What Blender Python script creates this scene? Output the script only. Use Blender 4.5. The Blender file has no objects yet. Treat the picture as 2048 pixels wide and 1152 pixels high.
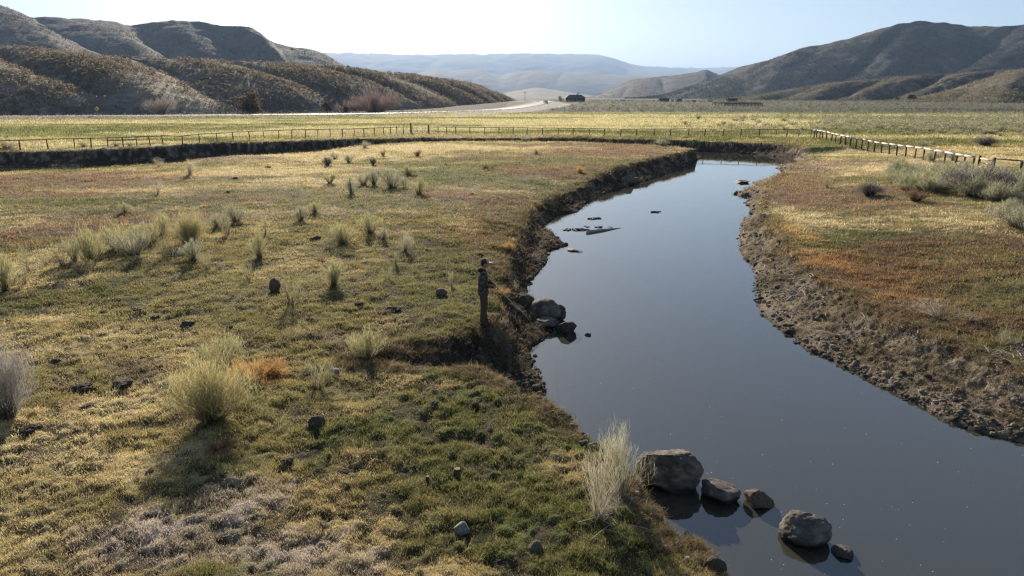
import bpy, math, random
import numpy as np
from mathutils import Vector, Matrix, Euler

random.seed(7)
rng = np.random.default_rng(7)
C = bpy.context.scene.collection
sc = bpy.context.scene
R = math.radians

# ------------------------------------------------------------------ camera
CAM_H = 6.0
PITCH = R(15.6)
FPX = 1365.0
cam_data = bpy.data.cameras.new("camera")
cam_data.lens = 24.0
cam_data.sensor_width = 36.0
cam_data.clip_start = 0.1
cam_data.clip_end = 60000
cam = bpy.data.objects.new("camera", cam_data)
C.objects.link(cam)
cam.location = (0, 0, CAM_H)
cam.rotation_euler = (math.pi / 2 - PITCH, 0, 0)
sc.camera = cam

# ------------------------------------------------------------------ world, sun, exposure
SUN_EL, SUN_AZ = 21.0, -13.0          # azimuth from +Y, clockwise positive
w = bpy.data.worlds.new("World")
sc.world = w
w.use_nodes = True
nt = w.node_tree
nt.nodes.clear()
sky = nt.nodes.new("ShaderNodeTexSky")
sky.sky_type = 'NISHITA'
sky.sun_disc = False
sky.sun_elevation = R(SUN_EL)
sky.sun_rotation = R(SUN_AZ)
sky.altitude = 1800
sky.air_density = 1.0
sky.dust_density = 2.2
sky.ozone_density = 1.2
bg = nt.nodes.new("ShaderNodeBackground")
bg.inputs[1].default_value = 0.060
wo = nt.nodes.new("ShaderNodeOutputWorld")
nt.links.new(sky.outputs[0], bg.inputs[0])
nt.links.new(bg.outputs[0], wo.inputs[0])

sun_d = bpy.data.lights.new("sun", 'SUN')
sun_d.energy = 5.0
sun_d.angle = R(0.5)
sun_d.color = (1.0, 0.89, 0.73)
sun = bpy.data.objects.new("sun", sun_d)
C.objects.link(sun)
sdir = Vector((math.sin(R(SUN_AZ)) * math.cos(R(SUN_EL)), math.cos(R(SUN_AZ)) * math.cos(R(SUN_EL)), math.sin(R(SUN_EL))))
sun.rotation_euler = sdir.to_track_quat('Z', 'Y').to_euler()
sun.location = (0, 0, 50)

sc.view_settings.view_transform = 'Standard'
sc.view_settings.look = 'None'
sc.view_settings.gamma = 1
sc.view_settings.exposure = 0.90
sc.render.engine = 'CYCLES'
sc.cycles.max_bounces = 6
sc.cycles.diffuse_bounces = 2
sc.cycles.glossy_bounces = 2
sc.cycles.transmission_bounces = 4
sc.cycles.volume_bounces = 0
sc.cycles.use_fast_gi = False
sc.cycles.filter_width = 1.3
sc.cycles.use_denoising = True
sc.cycles.denoising_prefilter = 'NONE'

# ------------------------------------------------------------------ helpers
def U(px, py, z=0.0):
    """photo pixel (2048 wide) -> world point on the level z"""
    a = (px - 1024) / FPX; b = (576 - py) / FPX
    dy = math.cos(PITCH) + b * math.sin(PITCH); dz = -math.sin(PITCH) + b * math.cos(PITCH)
    t = (z - CAM_H) / dz
    return (a * t, dy * t)

def V(px, py, D):
    """photo pixel -> world point at forward distance D"""
    a = (px - 1024) / FPX; b = (576 - py) / FPX
    dy = math.cos(PITCH) + b * math.sin(PITCH); dz = -math.sin(PITCH) + b * math.cos(PITCH)
    t = D / dy
    return (a * t, D, CAM_H + dz * t)

def _h(xi, yi, s):
    h = xi.astype(np.uint32) * np.uint32(374761393) + yi.astype(np.uint32) * np.uint32(668265263) + np.uint32((s * 2246822519) & 0xffffffff)
    h = (h ^ (h >> np.uint32(13))) * np.uint32(1274126177)
    h = h ^ (h >> np.uint32(16))
    return (h & np.uint32(0xffffff)).astype(np.float32) / np.float32(0xffffff)

def vn(x, y, s=0):
    x = np.asarray(x, dtype=np.float64); y = np.asarray(y, dtype=np.float64)
    fx = np.floor(x); fy = np.floor(y)
    xi = fx.astype(np.int64); yi = fy.astype(np.int64)
    u = (x - fx).astype(np.float32); v = (y - fy).astype(np.float32)
    u = u * u * (3 - 2 * u); v = v * v * (3 - 2 * v)
    a = _h(xi, yi, s); b = _h(xi + 1, yi, s); c = _h(xi, yi + 1, s); d = _h(xi + 1, yi + 1, s)
    return (a + (b - a) * u) * (1 - v) + (c + (d - c) * u) * v

def fbm(x, y, s=0, o=3, g=0.5):
    r = 0; a = 1; t = 0
    c, sn = math.cos(0.6), math.sin(0.6)
    for i in range(o):
        r = r + a * vn(x, y, s + i * 17); t += a; a *= g
        x, y = (x * c - y * sn) * 2.03 + 3.7, (x * sn + y * c) * 2.03 + 9.1
    return r / t

def sst(e0, e1, x):
    t = np.clip((x - e0) / (e1 - e0), 0, 1)
    return t * t * (3 - 2 * t)

def mixc(a, b, t):
    return a + (b - a) * t[:, None]

def poly_sd(px_, py_, poly):
    """signed distance, positive outside"""
    n = len(px_)
    d2 = np.full(n, 1e12, dtype=np.float32); ins = np.zeros(n, dtype=bool)
    m = len(poly)
    px_ = px_.astype(np.float32); py_ = py_.astype(np.float32)
    for i in range(m):
        ax, ay = poly[i]; bx, by = poly[(i + 1) % m]
        ex, ey = bx - ax, by - ay
        L = ex * ex + ey * ey
        if L < 1e-9: continue
        wx = px_ - np.float32(ax); wy = py_ - np.float32(ay)
        t = np.clip((wx * np.float32(ex) + wy * np.float32(ey)) / np.float32(L), 0, 1)
        qx = wx - t * np.float32(ex); qy = wy - t * np.float32(ey)
        np.minimum(d2, qx * qx + qy * qy, out=d2)
        if ay != by:
            c = ((ay > py_) != (by > py_)) & (px_ < np.float32(ex / ey) * (py_ - np.float32(ay)) + np.float32(ax))
            ins ^= c
    d = np.sqrt(d2)
    return np.where(ins, -d, d)

def line_d(px_, py_, pts):
    d2 = np.full(len(px_), 1e12)
    for (ax, ay), (bx, by) in zip(pts[:-1], pts[1:]):
        ex, ey = bx - ax, by - ay
        t = np.clip(((px_ - ax) * ex + (py_ - ay) * ey) / (ex * ex + ey * ey), 0, 1)
        d2 = np.minimum(d2, (px_ - ax - t * ex) ** 2 + (py_ - ay - t * ey) ** 2)
    return np.sqrt(d2)

def np_mesh(name, co, faces, cols=None, smooth=False, mat=None, nper=None):
    """faces: (m,k) int array"""
    me = bpy.data.meshes.new(name)
    co = np.ascontiguousarray(co, dtype=np.float32); faces = np.ascontiguousarray(faces, dtype=np.int32)
    m, k = faces.shape
    me.vertices.add(len(co)); me.vertices.foreach_set("co", co.ravel())
    me.loops.add(m * k); me.loops.foreach_set("vertex_index", faces.ravel())
    me.polygons.add(m)
    me.polygons.foreach_set("loop_start", np.arange(0, m * k, k, dtype=np.int32))
    if smooth: me.polygons.foreach_set("use_smooth", np.ones(m, dtype=bool))
    me.update(calc_edges=True)
    if cols is not None:
        ca = me.color_attributes.new("Col", 'FLOAT_COLOR', 'POINT')
        c4 = np.ones((len(co), 4), dtype=np.float32); c4[:, :3] = cols
        ca.data.foreach_set("color", c4.ravel())
    if mat: me.materials.append(mat)
    return me

def link(name, me, parent=None):
    o = bpy.data.objects.new(name, me); C.objects.link(o)
    if parent: o.parent = parent
    return o

def tag(o, label=None, cat=None, group=None, kind=None):
    if label: o["label"] = label
    if cat: o["category"] = cat
    if group: o["group"] = group
    if kind: o["kind"] = kind
    return o

def empty(name, loc, rz=0.0):
    o = bpy.data.objects.new(name, None); C.objects.link(o)
    o.location = loc; o.rotation_euler = (0, 0, rz)
    o.empty_display_size = 0.1
    return o

class MB:
    def __init__(s): s.v = []; s.f = []
    def add(s, v, f):
        n = len(s.v); s.v += [tuple(p) for p in v]; s.f += [tuple(i + n for i in q) for q in f]
    def box(s, c, d, rz=0.0, taper=1.0):
        x, y, z = [k / 2 for k in d]
        pts = []
        for sz in (-1, 1):
            k = taper if sz > 0 else 1
            for sx, sy in ((-1, -1), (1, -1), (1, 1), (-1, 1)):
                X, Y = sx * x * k, sy * y * k
                pts.append((c[0] + X * math.cos(rz) - Y * math.sin(rz), c[1] + X * math.sin(rz) + Y * math.cos(rz), c[2] + sz * z))
        s.add(pts, [(3, 2, 1, 0), (4, 5, 6, 7), (0, 1, 5, 4), (1, 2, 6, 5), (2, 3, 7, 6), (3, 0, 4, 7)])
    def tube(s, pts, rad, n=8, cap=True, jit=0.0):
        pts = [Vector(p) for p in pts]
        if not hasattr(rad, '__len__'): rad = [rad] * len(pts)
        vs = []; fs = []
        up = Vector((0, 0, 1))
        for i, p in enumerate(pts):
            d = (pts[min(i + 1, len(pts) - 1)] - pts[max(i - 1, 0)]).normalized()
            a = d.cross(up if abs(d.z) < 0.95 else Vector((1, 0, 0))).normalized(); b = d.cross(a)
            for k in range(n):
                t = 2 * math.pi * k / n
                r = rad[i] * (1 + random.uniform(-jit, jit))
                vs.append(p + a * math.cos(t) * r + b * math.sin(t) * r)
        for i in range(len(pts) - 1):
            for k in range(n):
                fs.append((i * n + k, i * n + (k + 1) % n, (i + 1) * n + (k + 1) % n, (i + 1) * n + k))
        if cap:
            fs.append(tuple(range(n - 1, -1, -1))); fs.append(tuple((len(pts) - 1) * n + k for k in range(n)))
        s.add(vs, fs)
    def mesh(s, name, mat, smooth=False):
        me = bpy.data.meshes.new(name); me.from_pydata(s.v, [], s.f); me.update()
        if smooth:
            me.polygons.foreach_set("use_smooth", np.ones(len(me.polygons), dtype=bool))
        me.materials.append(mat)
        return me
    def build(s, name, mat, parent=None, smooth=False):
        return link(name, s.mesh(name, mat, smooth), parent)

# ------------------------------------------------------------------ materials
def new_mat(name):
    m = bpy.data.materials.new(name); m.use_nodes = True
    b = m.node_tree.nodes["Principled BSDF"]
    return m, m.node_tree, b

def noise_mat(name, c1, c2, scale=5.0, rough=0.85, bump=0.3, detail=6, spec=0.3, coord='Object', metal=0.0):
    m, t, b = new_mat(name)
    tc = t.nodes.new("ShaderNodeTexCoord"); n = t.nodes.new("ShaderNodeTexNoise")
    n.inputs["Scale"].default_value = scale; n.inputs["Detail"].default_value = detail
    r = t.nodes.new("ShaderNodeValToRGB")
    r.color_ramp.elements[0].position = 0.35; r.color_ramp.elements[1].position = 0.65
    r.color_ramp.elements[0].color = (*c1, 1); r.color_ramp.elements[1].color = (*c2, 1)
    t.links.new(tc.outputs[coord], n.inputs["Vector"]); t.links.new(n.outputs["Fac"], r.inputs["Fac"])
    t.links.new(r.outputs["Color"], b.inputs["Base Color"])
    b.inputs["Roughness"].default_value = rough; b.inputs["Specular IOR Level"].default_value = spec
    b.inputs["Metallic"].default_value = metal
    if bump:
        bp = t.nodes.new("ShaderNodeBump"); bp.inputs["Strength"].default_value = bump; bp.inputs["Distance"].default_value = 0.02
        t.links.new(n.outputs["Fac"], bp.inputs["Height"]); t.links.new(bp.outputs["Normal"], b.inputs["Normal"])
    return m

def leaf_mat(name, transl=0.4):
    m = bpy.data.materials.new(name); m.use_nodes = True; t = m.node_tree; t.nodes.clear()
    at = t.nodes.new("ShaderNodeAttribute"); at.attribute_name = "Col"
    d = t.nodes.new("ShaderNodeBsdfDiffuse"); tr = t.nodes.new("ShaderNodeBsdfTranslucent"); mx = t.nodes.new("ShaderNodeMixShader")
    mx.inputs[0].default_value = transl
    o = t.nodes.new("ShaderNodeOutputMaterial")
    t.links.new(at.outputs["Color"], d.inputs["Color"]); t.links.new(at.outputs["Color"], tr.inputs["Color"])
    t.links.new(d.outputs[0], mx.inputs[1]); t.links.new(tr.outputs[0], mx.inputs[2]); t.links.new(mx.outputs[0], o.inputs["Surface"])
    return m

def ground_mat(name, s1, s2, s3, amt=0.5, bump=0.5, dist=0.03):
    """vertex colour (kind of cover) broken up by noise in metres, with bump"""
    m, t, b = new_mat(name)
    at = t.nodes.new("ShaderNodeAttribute"); at.attribute_name = "Col"
    tc = t.nodes.new("ShaderNodeTexCoord")
    def nz(s, d):
        n = t.nodes.new("ShaderNodeTexNoise"); n.inputs["Scale"].default_value = s; n.inputs["Detail"].default_value = d; n.inputs["Roughness"].default_value = 0.65
        t.links.new(tc.outputs["Object"], n.inputs["Vector"]); return n
    n1, n2, n3 = nz(s1, 4), nz(s2, 4), nz(s3, 5)
    def mt(op, a, bb):
        q = t.nodes.new("ShaderNodeMath"); q.operation = op
        for i, vv in enumerate((a, bb)):
            if isinstance(vv, (int, float)): q.inputs[i].default_value = vv
            else: t.links.new(vv, q.inputs[i])
        return q.outputs[0]
    s = mt('ADD', mt('ADD', n1.outputs["Fac"], n2.outputs["Fac"]), mt('MULTIPLY', n3.outputs["Fac"], 1.0))
    f = mt('MAXIMUM', mt('ADD', 1.0, mt('MULTIPLY', mt('SUBTRACT', s, 1.5), amt * 3.0)), 0.25)
    vm = t.nodes.new("ShaderNodeVectorMath"); vm.operation = 'SCALE'
    t.links.new(at.outputs["Color"], vm.inputs[0]); t.links.new(f, vm.inputs["Scale"])
    t.links.new(vm.outputs[0], b.inputs["Base Color"])
    b.inputs["Roughness"].default_value = 0.95; b.inputs["Specular IOR Level"].default_value = 0.1
    bp = t.nodes.new("ShaderNodeBump"); bp.inputs["Strength"].default_value = bump; bp.inputs["Distance"].default_value = dist
    hh = mt('ADD', n3.outputs["Fac"], mt('MULTIPLY', n2.outputs["Fac"], 1.5))
    t.links.new(hh, bp.inputs["Height"]); t.links.new(bp.outputs["Normal"], b.inputs["Normal"])
    return m

M_ground = ground_mat("meadow_ground", 0.9, 4.0, 22.0, 0.45, 0.8, 0.05)
M_hill = ground_mat("hill_ground", 0.008, 0.05, 0.35, 0.55, 0.8, 1.2)
M_mesa = ground_mat("mesa_ground", 0.0006, 0.003, 0.01, 0.18, 0.1, 10)
M_grass = leaf_mat("grass_blades", 0.5)
M_stem = leaf_mat("shrub_stems", 0.5)
M_sage = leaf_mat("sage_leaves", 0.42)
M_wood = noise_mat("weathered_rail_wood", (0.15, 0.115, 0.085), (0.28, 0.225, 0.17), 9, 0.8, 0.4)
M_railtop = noise_mat("pale_sunlit_wood", (0.42, 0.37, 0.32), (0.62, 0.56, 0.5), 6, 0.6, 0.3)  # pale wood; on rails the sunlight on their tops is painted into it
M_post = noise_mat("dark_post_wood", (0.06, 0.045, 0.034), (0.13, 0.10, 0.08), 12, 0.9, 0.5)
M_metal = noise_mat("galvanised_gate_tube", (0.35, 0.35, 0.35), (0.5, 0.5, 0.48), 5, 0.4, 0, metal=0.8)

# ------------------------------------------------------------------ river and bank outlines
ZW = -1.5
def P(lst, z): return [U(a, b, z) for a, b in lst]

left_T_near = P([(1350, 1075), (1310, 1020), (1285, 975), (1240, 925), (1180, 868), (1130, 834), (1082, 800), (1045, 785), (1015, 768), (960, 745), (850, 738), (750, 736), (700, 722)], -0.15)
left_T_mid = P([(740, 700), (850, 690), (930, 668), (985, 650), (1000, 630), (985, 600), (975, 565), (992, 530), (1002, 500), (1015, 475), (1032, 448), (1048, 420), (1072, 396), (1115, 372), (1180, 350), (1240, 331), (1300, 317), (1365, 305), (1388, 299)], -0.15)
left_T_north = P([(1375, 295), (1300, 290), (1150, 285), (1000, 282), (850, 284), (740, 291), (650, 300), (560, 306), (450, 314), (350, 325), (200, 333), (0, 341), (-200, 348)], -0.1)
far_T = P([(-200, 306), (0, 303), (200, 300), (330, 294), (420, 288), (560, 283), (700, 278), (850, 274), (1000, 274), (1150, 275), (1300, 277), (1400, 280), (1500, 283), (1580, 287), (1612, 295), (1632, 306)], 0.0)
right_T = P([(1612, 318), (1568, 345), (1548, 356), (1536, 368), (1524, 381), (1524, 405), (1522, 425), (1542, 436), (1548, 456), (1562, 469), (1568, 492), (1592, 514), (1640, 545), (1700, 580), (1770, 620), (1860, 660), (1960, 700), (2100, 750), (2300, 800)], -0.75)
T_poly = [(2.6, -40), (2.6, 4), (2.7, 7.5), (2.75, 8.6)] + left_T_near + left_T_mid + left_T_north + far_T + right_T + [(24, 6), (34, -6), (40, -40)]

W_left = [(3.6, -40), (3.5, 4), (3.6, 8.0)] + P([(1440, 1140), (1400, 1100), (1372, 1065)], ZW)
for (x, y) in left_T_near[1:7]:
    W_left.append((x + 0.38, y + 0.12))
W_left += P([(1082, 790), (1080, 757), (1066, 737), (1061, 700), (1075, 681), (1112, 664), (1118, 640), (1090, 612), (1062, 594), (1055, 573), (1079, 541), (1095, 523), (1093, 504), (1112, 497), (1131, 490), (1116, 478), (1108, 466), (1085, 456), (1112, 432), (1150, 424), (1164, 414), (1190, 396), (1240, 377), (1290, 363), (1350, 343), (1392, 324), (1402, 313)], ZW)
n_sh = [(x + 0.3, y + 3.2) for x, y in left_T_north]
f_sh = [(x + 0.0, y - (2.0 + 2.4 * sst(-20, -45, np.float32(x)))) for x, y in far_T[:10]]
W_far = P([(1400, 302), (1440, 305), (1500, 308), (1541, 312), (1580, 317), (1600, 323)], ZW)
W_right = P([(1592, 327), (1555, 332), (1554, 337), (1572, 341), (1545, 355), (1505, 366), (1522, 371), (1484, 376), (1496, 382), (1469, 386), (1478, 391), (1503, 394), (1508, 398), (1490, 405), (1500, 414), (1497, 424), (1517, 432), (1518, 437), (1480, 439), (1483, 451), (1478, 484), (1486, 504), (1484, 516), (1507, 527), (1514, 560), (1511, 585), (1520, 597), (1509, 612), (1525, 628), (1560, 655), (1600, 689), (1680, 731), (1750, 766), (1820, 801), (1900, 842), (1960, 862), (2048, 887), (2300, 960)], ZW)
W_poly = W_left + n_sh + f_sh + W_far + W_right + [(18, 6), (28, -6), (34, -40)]

road_pts = [(-700, 205)] + [U(-700, 240, .3), U(0, 237, .3), U(500, 233, .3), U(850, 228.5, .3), U(1000, 221, .4), U(1055, 215, 1.0), U(1088, 209, 2.0), U(1096, 206, 2.6), U(1088, 204.4, 3.0), (4, 520), (-30, 600), (-60, 800), (-40, 1400)]
def smooth_path(p, it=3):
    for _ in range(it):
        q = [p[0]]
        for a, b in zip(p[:-1], p[1:]):
            q += [(a[0] * .75 + b[0] * .25, a[1] * .75 + b[1] * .25), (a[0] * .25 + b[0] * .75, a[1] * .25 + b[1] * .75)]
        p = q + [p[-1]]
    return p
road_s = smooth_path(road_pts, 2)
gravel_pts = [U(940, 228, .2), U(1000, 225, .2), U(1060, 219, .4), U(1100, 214, 1.2), U(1125, 209, 2.0)]

# ------------------------------------------------------------------ ground sheet (polar grid)
rr = [2.0, 3.0, 4.0, 5.0, 5.8]
while rr[-1] < 112: rr.append(rr[-1] * 1.0045)
while rr[-1] < 420: rr.append(rr[-1] * 1.011)
while rr[-1] < 30000: rr.append(rr[-1] * 1.05)
rr = np.array(rr)
th = list(np.arange(-52.02, 52.0201, 0.09))
th = [-180 + 4 * i for i in range(32)] + th + [56 + 4 * i for i in range(32)]
th = np.radians(np.array(th))
NR, NT = len(rr), len(th)
TH, RR = np.meshgrid(th, rr)
GX = (RR * np.sin(TH)).ravel(); GY = (RR * np.cos(TH)).ravel(); GR = RR.ravel()

BLOBS = [  # px, py, rx, ry, kind, strength
 (150, 362, 270, 17, 'rust', .9), (70, 388, 190, 12, 'rust', .8), (300, 352, 160, 8, 'rust', .7), (160, 470, 200, 20, 'rust', .9), (300, 440, 170, 14, 'rust', .8),
 (450, 398, 120, 8, 'rust', .55), (470, 316, 200, 6, 'pinkb', .8), (560, 312, 120, 5, 'pinkb', .7), (1050, 341, 120, 8, 'rust', 1), (950, 393, 150, 10, 'rust', .8), (880, 384, 90, 8, 'rust', .6),
 (1190, 308, 190, 8, 'rust', .9), (1180, 291, 210, 5, 'rust', .9), (960, 314, 110, 5, 'rust', .7), (1280, 300, 130, 8, 'rust', .6), (880, 470, 160, 16, 'rust_and_shade', .5), (800, 380, 60, 8, 'green', .5),
 (120, 405, 220, 9, 'green', .9), (560, 300, 120, 3, 'strawd', .6), (900, 350, 180, 12, 'green', .9), (840, 330, 220, 6, 'green', .7), (1100, 320, 200, 6, 'green', .7), (1150, 360, 120, 7, 'green', .7), (760, 410, 200, 16, 'green', .6),
 (700, 312, 200, 10, 'straw', .8), (560, 340, 170, 10, 'straw', .7), (850, 296, 250, 7, 'straw', .9), (250, 380, 130, 4, 'straw', .6), (330, 330, 150, 5, 'green', .5), (450, 350, 170, 8, 'straw', .6), (600, 365, 130, 9, 'straw', .7), (480, 375, 150, 8, 'straw', .4),
 (60, 540, 130, 40, 'straw', .7), (130, 670, 260, 60, 'straw', .45), (100, 950, 260, 220, 'straw', .75), (520, 740, 60, 26, 'orange', 1), (530, 735, 28, 14, 'soil', .8), (360, 1080, 260, 60, 'pale', .75), (480, 990, 110, 40, 'pale', .75), (640, 1120, 150, 50, 'pale', .5), (230, 1120, 150, 40, 'pale', .3),
 (900, 850, 330, 110, 'green', .9), (1000, 640, 90, 60, 'green', .7), (980, 480, 90, 70, 'rust_and_shade', .45), (1010, 410, 90, 25, 'rust_and_shade', .5), (1150, 335, 140, 14, 'rust_and_shade', .6), (1100, 1050, 260, 110, 'green', .8), (330, 850, 130, 40, 'green', .6), (900, 740, 120, 12, 'green', .8), (650, 600, 240, 60, 'green', .5), (900, 620, 150, 60, 'green', .6), (850, 520, 140, 60, 'green', .7), (600, 560, 90, 30, 'olive', .8), (350, 600, 200, 40, 'olive', .6),  # dark rust on the left bank slope paints in the slope's shade
 (1000, 762, 60, 8, 'pinkb', .8), (1085, 805, 30, 8, 'pinkb', .9), (1150, 845, 50, 14, 'pinkb', .7), (1230, 905, 40, 16, 'strawd', .8), (1270, 960, 22, 18, 'orange', .6), (380, 500, 250, 20, 'olive', .4),
 (1590, 310, 90, 10, 'straw', 1), (1680, 315, 120, 9, 'pinkb', .8), (1720, 328, 110, 9, 'pinkb', .7), (1620, 345, 100, 14, 'rust', .7), (1570, 375, 60, 20, 'rust', .9), (1680, 370, 140, 16, 'rust', .9), (1720, 395, 120, 12, 'rust', .7),
 (1600, 408, 60, 18, 'straw', .9), (1650, 430, 80, 16, 'straw', .7), (1730, 455, 120, 20, 'green', .8), (1560, 430, 40, 22, 'orange', .7), (1620, 490, 70, 30, 'orange', 1), (1700, 500, 130, 30, 'rusto', .9), (1640, 540, 80, 35, 'rusto', .8),
 (1900, 470, 200, 24, 'rust_and_shade', .8), (1850, 520, 220, 36, 'rust_and_shade', .9), (1980, 440, 120, 14, 'straw', .5), (1950, 420, 120, 10, 'straw', .6), (1760, 300, 150, 12, 'green', .4), (1800, 330, 130, 12, 'straw', .8), (1790, 560, 200, 40, 'rusto', .55), (1930, 600, 190, 50, 'rust_and_shade', .7), (2010, 560, 110, 30, 'green', .5), (1960, 650, 140, 26, 'green', .45), (2030, 690, 90, 24, 'green', .6),
 (1750, 640, 160, 40, 'brownp', .7), (1700, 600, 90, 26, 'rusto', .6), (1850, 650, 110, 22, 'rust', .6), (1990, 720, 110, 24, 'rusto', .5), (1640, 590, 50, 22, 'rusto', .5), (1880, 690, 180, 40, 'brownp', .8), (1980, 760, 180, 40, 'brownp', .6), (1880, 640, 70, 26, 'strawd', .5),
 (1500, 266, 600, 5, 'green', .8), (1800, 285, 300, 9, 'green', .8), (1900, 300, 250, 7, 'straw', .8), (1990, 320, 200, 9, 'straw', .9), (1300, 275, 300, 5, 'green', .8), (1700, 262, 500, 5, 'green', .6),
 (1400, 246, 700, 8, 'gold', .9), (1500, 232, 900, 3, 'gold', .8), (1200, 258, 400, 4, 'gold', .8), (600, 258, 500, 5, 'gold', .7), (150, 262, 300, 10, 'green', .8), (500, 250, 400, 5, 'green', .7), (80, 292, 260, 7, 'gold', .9), (500, 272, 260, 5, 'gold', .9), (900, 272, 300, 3, 'strawd', .7), (350, 284, 150, 3, 'green', .8), (300, 246, 400, 2.5, 'gold', .8),
]
KC = dict(rust=(.25, .155, .095), rust_and_shade=(.18, .11, .06), rusto=(.33, .175, .08), orange=(.56, .33, .13), straw=(.70, .53, .27), strawd=(.42, .33, .20), green=(.125, .14, .045), olive=(.27, .235, .10), pale=(.56, .46, .40), pinkb=(.30, .22, .16), soil=(.05, .035, .025), brownp=(.20, .155, .11), gold=(.62, .52, .27))

RX_ = [q[0] for q in road_s if q[1] < 440 and q[0] < 8]; RY_ = [q[1] for q in road_s if q[1] < 440 and q[0] < 8]
def terrain(x, y, r):
    n = len(x)
    z = np.zeros(n); col = np.zeros((n, 3)); lush = np.ones(n)
    near = r < 160
    # ---- valley floor beyond
    rise = sst(300, 470, y) * 3.0
    z += rise
    rd = np.full(n, 1e3); mid = (r > 90) & (r < 1500) & (y > 90)
    rd[mid] = line_d(x[mid], y[mid], road_s)
    gd = np.full(n, 1e3); gd[mid] = line_d(x[mid], y[mid], gravel_pts)
    z += 0.7 * sst(14, 5.5, rd)
    # ---- colours of the covers
    nA = fbm(x / 7, y / 7, 1, 3); nB = fbm(x / 1.1, y / 1.1, 5, 3); nC = fbm(x / 30, y / 12, 9, 3)
    straw = np.array(KC['straw']); green = np.array(KC['green']); olive = np.array(KC['olive'])
    t = sst(.35, .65, nA * .55 + nB * .45)
    col = olive[None, :] + (green - olive)[None, :] * t[:, None]
    col = mixc(col, straw[None, :] * .85, sst(.44, .64, nB * .6 + fbm(x / 3.1, y / 3.1, 31, 2) * .4) * .75)
    bare = sst(.60, .74, fbm(x / .8, y / .8, 37, 3) * .6 + fbm(x / 4, y / 4, 38, 2) * .4)
    col = mixc(col, np.array([.20, .155, .12])[None, :], bare * .7 * sst(80, 40, r))
    far = sst(95, 118, y + 0.12 * np.abs(x))
    fcol = mixc(np.array(KC['gold'])[None, :] * np.ones((n, 1)) * .85, np.array([.19, .23, .08])[None, :], sst(.38, .56, fbm(x / 45, y / 9, 14, 4)))
    col = mixc(col, fcol, far * .8)
    for (px, py, rx, ry, k, s) in BLOBS:
        cx, cy = U(px, py); D = cy
        y0 = U(px, py + ry)[1]; y1 = U(px, max(py - ry, 212))[1]
        wx, wy = rx * math.hypot(cx, cy) / FPX, (y1 - y0) / 2
        cy = (y0 + y1) / 2
        m = (np.abs(x - cx) < wx * 1.6) & (np.abs(y - cy) < wy * 1.6)
        if not m.any(): continue
        d = np.hypot((x[m] - cx) / wx, (y[m] - cy) / wy)
        q = max(min(wx, wy) * .5, .35)
        nn = fbm(x[m] / q, y[m] / q, px, 3) - .5
        wgt = sst(1.25, .55, d + nn * 1.5) * s * (0.65 + .7 * sst(.3, .7, nB[m]))
        col[m] = mixc(col[m], np.array(KC[k])[None, :], np.clip(wgt, 0, 1))
    # far flats: grey sage, pale gravel by the road
    sagec = np.array([.15, .145, .10])
    sagez = sst(268, 300, y + .0 * x) * sst(-60, 10, x)
    col = mixc(col, sagec[None, :], np.clip(sagez, 0, 1))
    lr = sst(12, 7, rd) * sst(100, 0, np.abs(x * 0))
    col = mixc(col, np.array([.40, .36, .33])[None, :], np.clip(lr * (.4 + .9 * sst(.35, .65, fbm(x / 3, y / 3, 4, 2))), 0, 1))
    col = mixc(col, np.array([.46, .42, .37])[None, :], sst(9, 4, gd))
    col = mixc(col, np.array([.17, .145, .11])[None, :], sst(700, 1500, r))
    beyond = (rd < 300) & (y > np.interp(x, RX_, RY_)) & (x < -3)
    col[beyond] = mixc(col[beyond], np.array([.10, .085, .065])[None, :], sst(7, 12, rd[beyond]) * 1)
    # ---- relief
    tus = sst(.42, .66, fbm(x / .15, y / .15, 44, 2) * .6 + fbm(x / .5, y / .5, 46, 2) * .4)
    z += tus * .055 * sst(60, 18, r)
    z += (fbm(x / 9, y / 9, 41, 2) - .5) * .35 * sst(400, 60, r)
    hum = fbm(x / .75, y / .75, 51, 3) - .5
    z += hum * .11 * sst(90, 20, r)
    clod = np.abs(fbm(x / .28, y / .28, 61, 2) - .5)
    z += (.06 - clod * .35) * .35 * sst(50, 12, r)
    z += (fbm(x / 1.7, y / 1.7, 66, 3) - .5) * .20 * sst(120, 40, r)
    # ---- river channel
    i = np.where(near)[0]
    xi, yi = x[i], y[i]
    wob = (fbm(xi / .9, yi / .9, 71, 3) - .5) * 1.5
    dW = poly_sd(xi, yi, W_poly) + wob * .30 * sst(4, 14, r[i]) ; dT = -poly_sd(xi, yi, T_poly) + wob * .35 + (fbm(xi / 2.6, yi / 2.6, 73, 2) - .5) * 1.3 * sst(12, 22, yi)
    rightside = sst(-1.5, 1.5, xi - (2.6 + np.interp(yi, [8, 14, 20, 27, 36, 43, 60, 85, 94, 110], [4, 3.5, 3.2, 3.5, 7, 7, 13, 26, 60, 90])))
    farside = sst(84, 92, yi) * sst(-60, -20, xi) + sst(0, 1, np.interp(xi, [-90, -20, 0, 24], [66, 86, 96, 93]) * -1 + yi + 0.0)
    farside = np.clip(farside, 0, 1)
    roll = .15 + .45 * sst(17, 24, yi) * sst(75, 50, yi) * sst(-8, -2, xi)
    L = np.where(dT < 0, -roll * np.exp(dT / 2.8), -roll)
    Lr = -.80 + .80 * sst(0, 20, -dT)
    L = L * (1 - rightside * (1 - farside)) + Lr * rightside * (1 - farside)
    L = L + .25 * farside * sst(-10, -40, xi)
    t = np.clip(dW / np.maximum(dW + np.maximum(dT, 0), 1e-4), 0, 1)
    gl = .30 * t + .70 * sst(.35, 1.0, t)
    gr = .12 * sst(0, .15, t) + .50 * t + .38 * sst(.62, 1, t)
    gg = gl * (1 - rightside) + gr * rightside
    crag = np.abs(fbm(xi / .55, yi / .55, 81, 4, .6) - .5)
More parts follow.
